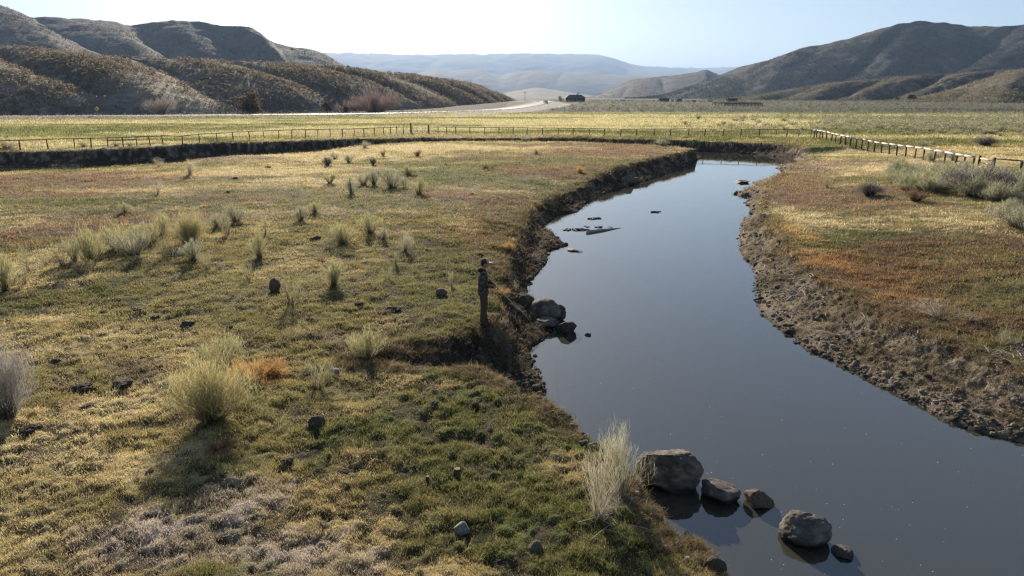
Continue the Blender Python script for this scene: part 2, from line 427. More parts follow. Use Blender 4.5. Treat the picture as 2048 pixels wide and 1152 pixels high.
    zb = ZW + .05 + (L - ZW - .05) * gg + (.10 - crag) * (1.25 - .92 * rightside) * sst(0, .25, t) * sst(1, .75, t)
    zb = zb + ((.045 - np.abs(fbm(xi / .32, yi / .32, 83, 3, .6) - .5) * .5) * 1.1 + (vn(xi / .16, yi / .22, 84) - .5) * .06) * rightside * sst(0, .1, t) * .8
    zb = np.maximum(zb, ZW + .03 + .16 * sst(0, .5, dW) + (vn(xi / .3, yi / .3, 87) - .5) * .05)
    bank = (dW > 0) & (dT > 0)
    out = dT <= 0
    zi = z[i]
    zi = np.where(out, zi + L, zi)
    zi = np.where(bank, zb + zi * sst(.8, 1, t), zi)
    zi = np.where(dW <= 0, ZW - .03 - .9 * sst(0, 2.5, -dW), zi)
    # the lumpy cliff lip
    lip = np.exp(-np.abs(dT) / .5) * (1 - rightside)
    zi = zi + np.where(dW > .3, lip * hum[i] * .35, 0)
    z[i] = zi
    # bank colours
    ci = col[i]
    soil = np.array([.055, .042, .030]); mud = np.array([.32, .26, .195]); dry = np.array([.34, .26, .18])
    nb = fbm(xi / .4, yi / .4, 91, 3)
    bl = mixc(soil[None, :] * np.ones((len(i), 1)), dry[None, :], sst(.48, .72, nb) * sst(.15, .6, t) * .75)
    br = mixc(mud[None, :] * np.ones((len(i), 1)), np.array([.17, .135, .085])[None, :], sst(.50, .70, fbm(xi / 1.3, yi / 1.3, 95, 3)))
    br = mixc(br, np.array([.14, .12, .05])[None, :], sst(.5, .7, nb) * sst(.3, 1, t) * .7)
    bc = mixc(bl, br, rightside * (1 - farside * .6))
    wet = sst(.12, 0, dW)
    bc = mixc(bc, bc * .55, wet)
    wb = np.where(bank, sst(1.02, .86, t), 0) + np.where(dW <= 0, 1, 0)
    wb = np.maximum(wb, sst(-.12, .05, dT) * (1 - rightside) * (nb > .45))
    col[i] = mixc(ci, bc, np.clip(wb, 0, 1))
    lush[i] = np.where(dW < .05, 0, 1 - (.5 + .22 * rightside) * np.clip(wb, 0, 1) * sst(1.0, .8, t))
    # bare soil between the tussocks, darkened to paint in the shadow of the gaps
    gcol = col.copy()
    gap = sst(.75, .1, tus) * sst(70, 25, r) * sst(.1, .6, lush)
    gcol = mixc(gcol * (1 - .25 * sst(90, 30, r))[:, None], np.array([.058, .046, .032])[None, :], np.clip(gap * .92, 0, 1))
    return z, col, lush * (.42 + .58 * np.where(r < 60, tus, 1)), gcol

GZ, GC, GL, GCG = terrain(GX, GY, GR)
idx = np.arange(NR * NT).reshape(NR, NT)
a = idx[:-1, :]; b = idx[1:, :]
a2 = np.roll(a, -1, axis=1); b2 = np.roll(b, -1, axis=1)
quads = np.stack([a, b, b2, a2], -1).reshape(-1, 4)
co = np.stack([GX, GY, GZ], -1)
# close the hole under the camera
co = np.vstack([co, [[0, 0, 0]]]); GC2 = np.vstack([GCG, GCG[:1]])
cap = np.stack([np.full(NT, NR * NT), idx[0], np.roll(idx[0], -1), np.roll(idx[0], -1)], -1)
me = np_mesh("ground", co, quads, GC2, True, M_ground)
ground = link("ground", me); tag(ground, kind="structure", label="grassy meadow with eroded river banks and worn soil")

Gz = GZ.reshape(NR, NT); Gc = GC.reshape(NR, NT, 3); Gl = GL.reshape(NR, NT)
def lookup(x, y, *arrs):
    x = np.atleast_1d(np.asarray(x, float)); y = np.atleast_1d(np.asarray(y, float))
    r = np.hypot(x, y); t = np.arctan2(x, y)
    i = np.clip(np.searchsorted(rr, r) - 1, 0, NR - 2); j = np.clip(np.searchsorted(th, t) - 1, 0, NT - 2)
    u = (r - rr[i]) / (rr[i + 1] - rr[i]); v = (t - th[j]) / (th[j + 1] - th[j])
    out = []
    for A in arrs:
        if A.ndim == 3: uu, vv = u[:, None], v[:, None]
        else: uu, vv = u, v
        out.append((A[i, j] * (1 - uu) + A[i + 1, j] * uu) * (1 - vv) + (A[i, j + 1] * (1 - uu) + A[i + 1, j + 1] * uu) * vv)
    return out
def gz(x, y): return float(lookup(x, y, Gz)[0][0])
def G(px, py, z=0.0):
    """point on the ground seen at a photo pixel"""
    for _ in range(6):
        x, y = U(px, py, z); z = 0.5 * z + 0.5 * gz(x, y)
    x, y = U(px, py, z)
    return x, y, gz(x, y)

# ------------------------------------------------------------------ water
m_w, t_w, b_w = new_mat("river_water")
b_w.inputs["Base Color"].default_value = (.056, .054, .040, 1)
b_w.inputs["Roughness"].default_value = .035
b_w.inputs["IOR"].default_value = 2.0
tc = t_w.nodes.new("ShaderNodeTexCoord")
mp = t_w.nodes.new("ShaderNodeMapping"); mp.inputs["Scale"].default_value = (1.0, .55, 1)
n1 = t_w.nodes.new("ShaderNodeTexNoise"); n1.inputs["Scale"].default_value = 1.6; n1.inputs["Detail"].default_value = 3
n2 = t_w.nodes.new("ShaderNodeTexNoise"); n2.inputs["Scale"].default_value = .18; n2.inputs["Detail"].default_value = 2
bp = t_w.nodes.new("ShaderNodeBump"); bp.inputs["Strength"].default_value = .09; bp.inputs["Distance"].default_value = .05
mm = t_w.nodes.new("ShaderNodeMath"); mm.operation = 'MULTIPLY'
t_w.links.new(tc.outputs["Object"], mp.inputs[0]); t_w.links.new(mp.outputs[0], n1.inputs["Vector"]); t_w.links.new(mp.outputs[0], n2.inputs["Vector"])
t_w.links.new(n1.outputs["Fac"], mm.inputs[0]); t_w.links.new(n2.outputs["Fac"], mm.inputs[1])
t_w.links.new(mm.outputs[0], bp.inputs["Height"]); t_w.links.new(bp.outputs["Normal"], b_w.inputs["Normal"])
wme = bpy.data.meshes.new("water"); wme.from_pydata([(-130, -40, ZW), (60, -40, ZW), (60, 108, ZW), (-130, 108, ZW)], [], [(0, 1, 2, 3)]); wme.materials.append(m_w)
water = link("water", wme); tag(water, kind="structure", label="calm dark river water reflecting the pale sky")

# ------------------------------------------------------------------ hills
def hill(name, ridge, Df, shift=0.0, N=400, Mv=70, spurs=9, depth=.35, base=(.16, .13, .10), seed=1, mat=None, prof=1.0, tint=None, zf=3.0, warp=1.0, phase=None, sub=.3):
    ridge = sorted(ridge)
    pxs = np.linspace(ridge[0][0], ridge[-1][0], N)
    rx = [p[0] for p in ridge]
    # smooth interpolation of the crest
    py = np.interp(pxs, rx, [p[1] for p in ridge]); D = np.interp(pxs, rx, [p[2] for p in ridge])
    k = np.ones(7) / 7
    pyp = np.pad(py, 3, mode='edge'); py = np.convolve(pyp, k, 'valid')
    rp = np.array([V(a_, b_, d_) for a_, b_, d_ in zip(pxs, py, D)])
    Dfa = Df(pxs) if callable(Df) else np.full(N, float(Df))
    sh = shift(pxs) if callable(shift) else np.full(N, float(shift))
    fp = np.array([V(a_ + s_, 195, d_) for a_, s_, d_ in zip(pxs, sh, Dfa)]); fp[:, 2] = zf - 2
    vs = np.concatenate([np.linspace(-.06, 1, Mv), np.linspace(1.03, 1.7, 14)])
    Uu = np.linspace(0, 1, N)
    UU, VV = np.meshgrid(Uu, vs)
    pos = np.zeros((len(vs), N, 3))
    span = rp[-1, 0] - rp[0, 0]
    H = np.maximum(rp[:, 2] - fp[:, 2], .5)
    for r_, v in enumerate(vs):
        if v <= 1:
            q = max(v, 0)
            pos[r_, :, :2] = fp[:, :2] * (1 - v) + rp[:, :2] * v
            pos[r_, :, 2] = fp[:, 2] + H * (q ** prof * (1 - .28 * q) / .72 if prof else q)
        else:
            bk = (v - 1)
            pos[r_, :, :2] = rp[:, :2] + (rp[:, :2] - fp[:, :2]) * bk
            pos[r_, :, 2] = rp[:, 2] - H * bk * bk * 1.6
    X, Y = pos[..., 0], pos[..., 1]
    sc_ = abs(span) / spurs
    nn = fbm(UU * spurs * .8, VV * 1.2, seed, 3)
    P0 = UU * spurs if phase is None else np.interp(pxs, phase[0], phase[1])[None, :] * np.ones_like(UU)
    ph = P0 + (nn - .5) * 1.6 * warp
    sp = np.abs(np.sin(math.pi * ph)) ** .75
    ph2 = UU * spurs * 2.7 + (fbm(UU * spurs * 2, VV * 3, seed + 5, 3) - .5) * 2.0
    sp2 = np.abs(np.sin(math.pi * ph2)) ** .8
    env = np.sin(np.clip(VV, 0, 1) * math.pi) ** .75 * (VV < 1) * (VV > 0)
    env2 = np.clip(VV, 0, 1) * np.clip(1.02 - VV, 0, 1) * 3
    pos[..., 2] += -(1 - sp) * depth * H[None, :] * env - (1 - sp2) * depth * sub * H[None, :] * env2 * (VV < 1)
    pos[..., 2] += (fbm(X / sc_ * 6, Y / sc_ * 6, seed + 9, 3) - .5) * H[None, :] * .045 * np.clip(1 - np.abs(VV - 1) * 0, 0, 1) * sst(0, .2, VV)
    pos[..., 2] += np.where(np.abs(VV - 1) < .05, (fbm(UU * 90, UU * 0, seed + 13, 3) - .5) * H[None, :] * .03, 0)
    col = np.array(base)[None, :] * np.ones((pos.shape[0] * N, 3))
    cn = fbm(X.ravel() / sc_ * 3, Y.ravel() / sc_ * 3, seed + 21, 4)
    col = mixc(col, np.array(tint if tint else (.24, .20, .15))[None, :], sst(.45, .7, cn) * .7)
    idx = np.arange(pos.shape[0] * N).reshape(pos.shape[0], N)
    q = np.stack([idx[:-1, :-1], idx[:-1, 1:], idx[1:, 1:], idx[1:, :-1]], -1).reshape(-1, 4)
    o = link(name, np_mesh(name, pos.reshape(-1, 3), q, col, True, mat or M_hill))
    tag(o, kind="structure")
    return pos

nearL = hill("hill", [(-1500, 130, 380), (-700, 105, 330), (-300, 88, 300), (0, 93, 300), (60, 97, 303), (100, 101, 305), (180, 107, 310), (250, 112, 315), (400, 119, 330), (500, 123, 345), (600, 129, 370), (680, 134, 390), (740, 141, 410), (830, 150, 440), (900, 160, 470), (930, 164, 485), (960, 173, 500), (1010, 193, 530), (1055, 213, 545)],
             lambda p: np.interp(p, [-1500, -260, 100, 400, 650, 900, 1055], [235, 222, 245, 300, 360, 450, 535]), lambda p: np.interp(p, [-1500, 600, 850, 980, 1055], [250, 250, 140, 40, 0]), N=1000, Mv=110, spurs=9, depth=.19, base=(.22, .18, .14), tint=(.38, .32, .23), seed=3, zf=2.0, prof=.8,
             phase=([-1500, -500, -150, 110, 350, 560, 690, 800, 880, 945, 1000, 1055], [-5.5, -1.5, -.5, .5, 1.5, 2.5, 3.5, 4.5, 5.5, 6.5, 7.5, 8.5]), warp=.3, sub=.10)
farL = hill("mountain", [(-1500, -120, 1200), (-500, -40, 1200), (-100, -12, 1200), (0, 8, 1250), (60, 35, 1300), (150, 36, 1350), (200, 42, 1350), (270, 50, 1400), (340, 40, 1400), (400, 44, 1400), (430, 52, 1400), (480, 50, 1350), (512, 58, 1350), (548, 86, 1400), (575, 94, 1450), (620, 97, 1500), (650, 108, 1550), (690, 131, 1600), (760, 190, 1650)],
            lambda p: np.interp(p, [-1500, 0, 760], [850, 880, 1330]), lambda p: np.interp(p, [-1500, 100, 500, 760], [250, 230, 120, 40]), N=800, Mv=90, spurs=8, depth=.11, base=(.14, .115, .095), tint=(.22, .185, .15), seed=11, warp=.5, sub=.10, prof=1.05,
            phase=([-1500, -400, -40, 200, 330, 480, 600, 760], [-4.5, -.5, .5, 1.5, 2.5, 3.5, 4.5, 5.5]))
rightM = hill("mountain", [(1250, 200, 2000), (1330, 190, 2000), (1400, 166, 1950), (1480, 133, 1900), (1540, 119, 1850), (1600, 97, 1800), (1650, 90, 1800), (1700, 76, 1800), (1780, 51, 1750), (1850, 42, 1750), (1890, 44, 1750), (1950, 52, 1750), (2000, 54, 1700), (2048, 48, 1700), (2200, 40, 1600), (2700, 20, 1500), (3300, 20, 1500)],
              lambda p: np.interp(p, [1250, 1500, 2048, 3300], [1750, 1550, 1340, 1270]), lambda p: np.interp(p, [1250, 1500, 2000, 3300], [0, -60, -220, -250]), N=800, Mv=100, spurs=8, depth=.14, base=(.06, .056, .05), tint=(.13, .112, .092), seed=23, warp=.55, sub=.12, prof=1.1)
foot = hill("foothill", [(1370, 206, 900), (1450, 198, 880), (1530, 188, 860), (1590, 177, 840), (1650, 167, 820), (1720, 160, 820), (1800, 153, 800), (1860, 150, 800), (1950, 143, 780), (2048, 137, 760), (2300, 120, 700), (2900, 110, 700)],
            lambda p: np.interp(p, [1370, 2048, 2900], [820, 620, 570]), lambda p: np.interp(p, [1370, 1600, 3000], [0, -110, -150]), N=700, Mv=80, spurs=12, depth=.5, base=(.10, .085, .065), tint=(.19, .165, .12), seed=31, warp=.35, sub=.14)
foot2 = hill("foothill", [(1790, 206, 560), (1850, 194, 560), (1900, 180, 560), (1960, 160, 570), (2010, 146, 570), (2048, 138, 580), (2200, 120, 600), (2700, 110, 600)],
             lambda p: np.interp(p, [1790, 2048, 2700], [520, 430, 400]), -60, N=400, Mv=60, spurs=6, depth=.22, base=(.14, .115, .08), tint=(.26, .22, .15), seed=37, warp=.4, sub=.12)
ridgeM = hill("foothill", [(1150, 204, 2700), (1200, 188, 2700), (1245, 168, 2700), (1262, 159, 2700), (1330, 152, 2700), (1380, 147, 2750), (1412, 139, 2750), (1445, 152, 2800), (1500, 165, 2800), (1600, 190, 2900)],
              2200, 0, N=300, Mv=60, spurs=5, depth=.15, base=(.11, .095, .08), tint=(.17, .145, .12), seed=41, warp=.5, sub=.1)
mesaA = hill("mesa", [(200, 120, 14000), (500, 112, 14000), (640, 107, 14000), (700, 106, 14000), (830, 110, 14000), (960, 109, 14000), (1040, 106, 14000), (1120, 108, 14000), (1195, 109, 14000), (1230, 117, 14000), (1262, 128, 14000), (1300, 134, 14200), (1420, 140, 14500), (1800, 150, 14500)],
             11000, 0, N=500, Mv=40, spurs=12, depth=.05, sub=.05, warp=.6, tint=(.18, .155, .135), base=(.16, .14, .12), seed=51, mat=M_mesa, prof=.7)
mesaC = hill("mesa", [(1150, 150, 19000), (1290, 134, 19000), (1310, 133, 19000), (1400, 136, 19000), (1470, 134, 19000), (1700, 134, 19000)], 16000, 0, N=200, Mv=30, spurs=8, depth=.2, base=(.17, .15, .13), seed=55, mat=M_mesa)
mesaB = hill("mesa", [(650, 185, 7500), (760, 160, 7500), (840, 146, 7500), (872, 136, 7500), (900, 142, 7500), (925, 140, 7500), (960, 137, 7600), (1000, 152, 7600), (1030, 143, 7500), (1060, 140, 7500), (1110, 142, 7500), (1180, 146, 7500), (1260, 151, 7500), (1500, 160, 7500)],
             6000, 0, N=400, Mv=40, spurs=9, depth=.06, sub=.05, warp=.6, tint=(.18, .155, .135), base=(.16, .14, .12), seed=61, mat=M_mesa, prof=.8)
fan = hill("hill", [(930, 203, 4500), (1000, 188, 4500), (1040, 180, 4500), (1075, 175, 4500), (1110, 180, 4500), (1160, 188, 4500), (1230, 196, 4500), (1300, 203, 4500)],
           2600, 0, N=200, Mv=30, spurs=3, depth=.08, base=(.22, .195, .155), tint=(.26, .23, .18), seed=67, mat=M_mesa)

# ------------------------------------------------------------------ brush scatter (one mass)
def tricloud(cx, cy, cz, rad, hgt, k, cols, seed=0, flat=.35):
    g = np.random.default_rng(seed)
    n = len(cx)
    u = g.uniform(0, 2 * math.pi, (n, k)); q = np.sqrt(g.uniform(0, 1, (n, k))); hz = g.uniform(0, 1, (n, k))
    rx = rad[:, None] * q * np.sqrt(np.clip(1.05 - hz ** 2 * .8, 0, 1))
    px = cx[:, None] + rx * np.cos(u); py = cy[:, None] + rx * np.sin(u); pz = cz[:, None] + hgt[:, None] * hz
    c = np.stack([px, py, pz], -1).reshape(-1, 1, 3)
    s = (rad[:, None] * np.ones((n, k))).reshape(-1, 1, 1)
    off = g.normal(0, 1, (n * k, 3, 3)); off /= np.linalg.norm(off, axis=2, keepdims=True) + 1e-6
    v = c + off * s * flat
    cc = (cols[:, None, :] * g.uniform(.65, 1.4, (n, k, 1))).reshape(-1, 1, 3) * np.ones((1, 3, 1))
    return v.reshape(-1, 3), cc.reshape(-1, 3)

def on_hill(pos, n, seed, vmax=None, clump=1.0):
    g = np.random.default_rng(seed)
    A, B = pos.shape[:2]
    i = g.integers(4, A - 12 if vmax is None else vmax, n * 2); j = g.integers(0, B - 1, n * 2)
    fu = g.uniform(0, 1, n * 2)[:, None]; fv = g.uniform(0, 1, n * 2)[:, None]
    p = pos[i, j] * (1 - fu) * (1 - fv) + pos[i + 1, j] * fu * (1 - fv) + pos[i, j + 1] * (1 - fu) * fv + pos[i + 1, j + 1] * fu * fv
    dens = fbm(p[:, 0] / 35 * clump, p[:, 1] / 35 * clump, seed, 3)
    ok = g.uniform(0, 1, n * 2) < sst(.3, .6, dens) * .85 + .15
    ok &= (np.abs(np.arctan2(p[:, 0], p[:, 1])) < R(46))
    return p[ok][:n]

vv, ccs = [], []
def add_cloud(p, rlo, rhi, hk, k, base, var, seed, flat=.35):
    g = np.random.default_rng(seed + 100)
    n = len(p); r_ = g.uniform(rlo, rhi, n)
    b = np.array(base)[None, :] * g.uniform(1 - var, 1 + var, (n, 1)) + 0
    mixv = g.uniform(0, 1, (n, 1))
    b = b * (1 - .4 * mixv) + np.array([.26, .22, .15])[None, :] * .4 * mixv * (1 if base[1] > .07 else .2)
    v, c = tricloud(p[:, 0], p[:, 1], p[:, 2] - .05, r_, r_ * hk, k, b, seed, flat)
    vv.append(v); ccs.append(c)
add_cloud(on_hill(nearL, 30000, 5), .4, 1.15, 1.1, 8, (.26, .215, .16), .5, 5, .45)
add_cloud(on_hill(foot, 12000, 6), .7, 1.8, 1.1, 6, (.17, .16, .11), .45, 6)
add_cloud(on_hill(foot2, 9000, 7), .5, 1.3, 1.1, 6, (.24, .21, .14), .45, 7, .5)
g = np.random.default_rng(8)
def flats(n, y0, y1, a0, a1, seed):
    g = np.random.default_rng(seed)
    D = 1 / g.uniform(1 / y1, 1 / y0, n); a_ = g.uniform(a0, a1, n) / FPX
    x = D * a_ * 1.035; y = D
    z = lookup(x, y, Gz)[0]
    rdd = line_d(x, y, road_s); gdd = line_d(x, y, gravel_pts)
    ok = (rdd > 9) & (gdd > 8)
    return np.stack([x, y, z], -1)[ok]
add_cloud(flats(9000, 292, 900, 70, 1200, 8), .4, 1.1, 1.2, 8, (.15, .15, .105), .4, 8)
add_cloud(flats(1500, 262, 300, 500, 1200, 9), .3, .7, 1.2, 8, (.18, .18, .12), .35, 9)
pp = flats(2600, 205, 300, -1150, 30, 10); pp = pp[(line_d(pp[:, 0], pp[:, 1], road_s) < 60) & (pp[:, 1] > np.interp(pp[:, 0], [q[0] for q in road_s[:40]], [q[1] for q in road_s[:40]]) + 6)]
add_cloud(pp, .4, 1.1, 1.2, 8, (.16, .15, .12), .4, 10)
# frosted weeds on the near verge of the road
g = np.random.default_rng(12)
t_ = g.uniform(0, 1, 5000); rs = np.array([q for q in road_s if q[1] < 330 and q[0] > -260])
seg = g.integers(0, len(rs) - 1, 5000); pw = rs[seg] * (1 - t_)[:, None] + rs[seg + 1] * t_[:, None]
pw[:, 1] -= g.uniform(6.5, 11.5, 5000)
pw3 = np.stack([pw[:, 0], pw[:, 1], lookup(pw[:, 0], pw[:, 1], Gz)[0]], -1)
add_cloud(pw3, .15, .4, 1.0, 5, (.34, .31, .27), .4, 12)
add_cloud(flats(3200, 135, 262, 180, 1200, 13)[:1], .3, .5, 1, 5, (.2, .2, .13), .3, 13)
v_ = np.concatenate(vv); c_ = np.concatenate(ccs)
brush = link("sagebrush", np_mesh("sagebrush", v_, np.arange(len(v_)).reshape(-1, 3), c_, False, M_sage))
tag(brush, "grey green sagebrush covering the flats and the near hillsides", "sagebrush", kind="stuff")

vv, ccs = [], []
add_cloud(on_hill(farL, 12000, 15, 80), 1.4, 3.0, 1.3, 6, (.05, .052, .036), .35, 15, .4)
add_cloud(on_hill(rightM, 30000, 16, 90), 1.6, 4.0, 1.2, 5, (.035, .04, .028), .35, 16, .4)
add_cloud(on_hill(ridgeM, 700, 17, 50), 2, 3.6, 1.2, 6, (.055, .055, .04), .35, 17, .4)
add_cloud(on_hill(foot, 240, 18, 60), 1.2, 2.2, 1.3, 10, (.04, .045, .03), .3, 18, .4)
crest = []
for (pos_, Mi, a0, a1, n_) in ((farL, 79, 100, 640, 150), (rightM, 89, 100, 640, 190)):
    g = np.random.default_rng(n_)
    j = g.integers(a0, a1, n_); crest.append(pos_[Mi, j] + np.stack([g.uniform(-3, 3, n_), g.uniform(-6, 6, n_), g.uniform(-.8, 0, n_)], -1))
add_cloud(np.concatenate(crest), 1.2, 3.0, 1.6, 12, (.04, .045, .03), .3, 19, .4)
v_ = np.concatenate(vv); c_ = np.concatenate(ccs)
jun = link("juniper_forest", np_mesh("juniper_forest", v_, np.arange(len(v_)).reshape(-1, 3), c_, False, M_sage))
tag(jun, "dark scattered junipers dotting the far mountainsides", "junipers", kind="stuff")

# ------------------------------------------------------------------ grass
def grass(n, r0, r1, k, h0, w0, seed, power=.7, p=1.0):
    g = np.random.default_rng(seed)
    t = R(1) * g.uniform(-49, 49, n)
    u = g.uniform(0, 1, n)
    r = r0 * (r1 / r0) ** u
    x = r * np.sin(t); y = r * np.cos(t)
    z, c, l = lookup(x, y, Gz, Gc, Gl)
    patch = fbm(x / .45, y / .45, 201, 2)
    keep = (g.uniform(0, 1, n) < l * (.45 + .7 * sst(.32, .6, patch))) & (z > ZW + .03)
    x, y, z, c, r, patch = x[keep], y[keep], z[keep], c[keep], r[keep], patch[keep]
    n = len(x)
    rust = np.clip((c[:, 0] - 1.55 * c[:, 1]) * 12, 0, 1)
    sc = (r / 12) ** power
    hgt = h0 * (r / 12) ** .35 * g.uniform(.5, 1.4, n) * (.6 + .9 * patch) * (1 + 1.1 * rust)
    wid = w0 * sc
    spread = .05 * (r / 12) ** .8
    bx = x[:, None] + g.normal(0, 1, (n, k)) * spread[:, None]; by = y[:, None] + g.normal(0, 1, (n, k)) * spread[:, None]
    az = g.uniform(0, 2 * math.pi, (n, k)); az2 = g.uniform(0, 2 * math.pi, (n, k))
    lean = g.uniform(.15, 1.1, (n, k)); H = hgt[:, None] * g.uniform(.6, 1.2, (n, k)); Wd = wid[:, None] * g.uniform(.6, 1.3, (n, k))
    zz = z[:, None] - .01
    p0 = np.stack([bx + np.cos(az2) * Wd, by + np.sin(az2) * Wd, zz + 0 * bx], -1)
    p1 = np.stack([bx - np.cos(az2) * Wd, by - np.sin(az2) * Wd, zz + 0 * bx], -1)
    p2 = np.stack([bx + np.cos(az) * lean * H, by + np.sin(az) * lean * H, zz + H], -1)
    v = np.stack([p0, p1, p2], 2).reshape(-1, 3)
    tone = g.uniform(.55, 1.6, (n, 1))
    dead = (g.uniform(0, 1, (n, k, 1)) < .22)
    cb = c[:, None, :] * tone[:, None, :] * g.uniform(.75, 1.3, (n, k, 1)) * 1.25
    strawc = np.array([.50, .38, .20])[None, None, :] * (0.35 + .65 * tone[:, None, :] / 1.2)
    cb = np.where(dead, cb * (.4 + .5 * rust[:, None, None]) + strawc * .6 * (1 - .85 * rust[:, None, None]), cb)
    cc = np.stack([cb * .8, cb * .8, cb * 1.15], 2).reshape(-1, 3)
    return v, np.clip(cc, 0, .8)
ga, gb = grass(570000, 6.6, 36, 6, .036, .0060, 301, .75)
gc_, gd_ = grass(175000, 30, 125, 4, .06, .008, 302, .8)
ge_, gf_ = grass(175000, 100, 292, 3, .10, .008, 303, .85)
gg_, gh_ = grass(16000, 6.6, 70, 7, .13, .0036, 304, .6)
gh_ = gh_ * .35 + np.array([.50, .38, .20])[None, :] * .6
def bank_grass(n, seed):
    g = np.random.default_rng(seed); k = 9
    t = R(1) * g.uniform(-49, 49, n); r = 8 * (115 / 8) ** g.uniform(0, 1, n); x = r * np.sin(t); y = r * np.cos(t)
    dT = -poly_sd(x, y, T_poly); m_ = (dT > -.5) & (dT < 2.5); x, y, r, dT = x[m_], y[m_], r[m_], dT[m_]
    dW = poly_sd(x, y, W_poly)
    m_ = (dW > .25) & ((np.abs(dT) < .4) | (g.uniform(0, 1, len(x)) < .30)) & (fbm(x / .5, y / .5, 88, 2) > .40)
    x, y, r, dT = x[m_], y[m_], r[m_], dT[m_]; n = len(x)
    z = lookup(x, y, Gz)[0]; s_ = (r / 12) ** .55
    bx = x[:, None] + g.normal(0, .05, (n, k)) * s_[:, None]; by = y[:, None] + g.normal(0, .05, (n, k)) * s_[:, None]
    az = g.uniform(0, 6.283, (n, k)); az2 = g.uniform(0, 6.283, (n, k)); H = g.uniform(.05, .16, (n, k)) * s_[:, None]; Wd = .0045 * (r / 12)[:, None] ** .8 * np.ones((n, k))
    up = g.uniform(-.5, 1.0, (n, k)); zz = z[:, None] + 0 * bx + .01
    p0 = np.stack([bx + np.cos(az2) * Wd, by + np.sin(az2) * Wd, zz], -1); p1 = np.stack([bx - np.cos(az2) * Wd, by - np.sin(az2) * Wd, zz], -1)
    p2 = np.stack([bx + np.cos(az) * H * 1.1, by + np.sin(az) * H * 1.1, zz + H * up], -1)
    v = np.stack([p0, p1, p2], 2).reshape(-1, 3)
    c = np.array([.36, .27, .165])[None, None, :] * g.uniform(.45, 1.3, (n, 1, 1)) * g.uniform(.7, 1.3, (n, k, 1))
    grn = (g.uniform(0, 1, (n, 1, 1)) < .12); c = np.where(grn, np.array([.20, .23, .07])[None, None, :] * np.ones_like(c), c)
    return v, np.repeat(c.reshape(-1, 3), 3, axis=0)
gi_, gj_ = bank_grass(310000, 305)
v_ = np.concatenate([ga, gc_, ge_, gg_, gi_]); c_ = np.concatenate([gb, gd_, gf_, gh_, gj_])
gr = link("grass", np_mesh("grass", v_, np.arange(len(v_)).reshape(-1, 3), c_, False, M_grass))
tag(gr, "short green and straw coloured grass covering the meadow", "grass", kind="stuff")

# ------------------------------------------------------------------ road
def strip(name, pts, w0, w1, mat, lift, kind="structure", zfun=None, label=None):
    v = []; f = []
    for i, (x, y) in enumerate(pts):
        a_ = Vector(pts[max(i - 1, 0)]); b_ = Vector(pts[min(i + 1, len(pts) - 1)])
        d = (b_ - a_).normalized(); nrm = Vector((-d.y, d.x))
        zc = gz(x, y) + lift
        for s in (w0, w1):
            v.append((x + nrm.x * s, y + nrm.y * s, zc))
    for i in range(len(pts) - 1):
        f.append((2 * i, 2 * i + 1, 2 * i + 3, 2 * i + 2))
    me = bpy.data.meshes.new(name); me.from_pydata(v, [], f); me.materials.append(mat)
    return tag(link(name, me), label, kind=kind)
M_asph = noise_mat("asphalt", (.13, .125, .12), (.17, .165, .155), 2.0, .55, .1, spec=.5)
M_line = noise_mat("road_paint", (.6, .55, .45), (.75, .7, .6), 5, .7, 0)
road_vis = [q for q in smooth_path(road_pts, 3) if -420 < q[0] and q[1] < 760]
strip("road", road_vis, -4.2, 4.2, M_asph, .12)
for nm, (w0_, w1_) in (("road_marking", (-3.9, -3.7)), ("road_marking", (3.7, 3.9)), ("road_marking", (-.12, .12))):
    strip(nm, road_vis, w0_, w1_, M_line, .135)

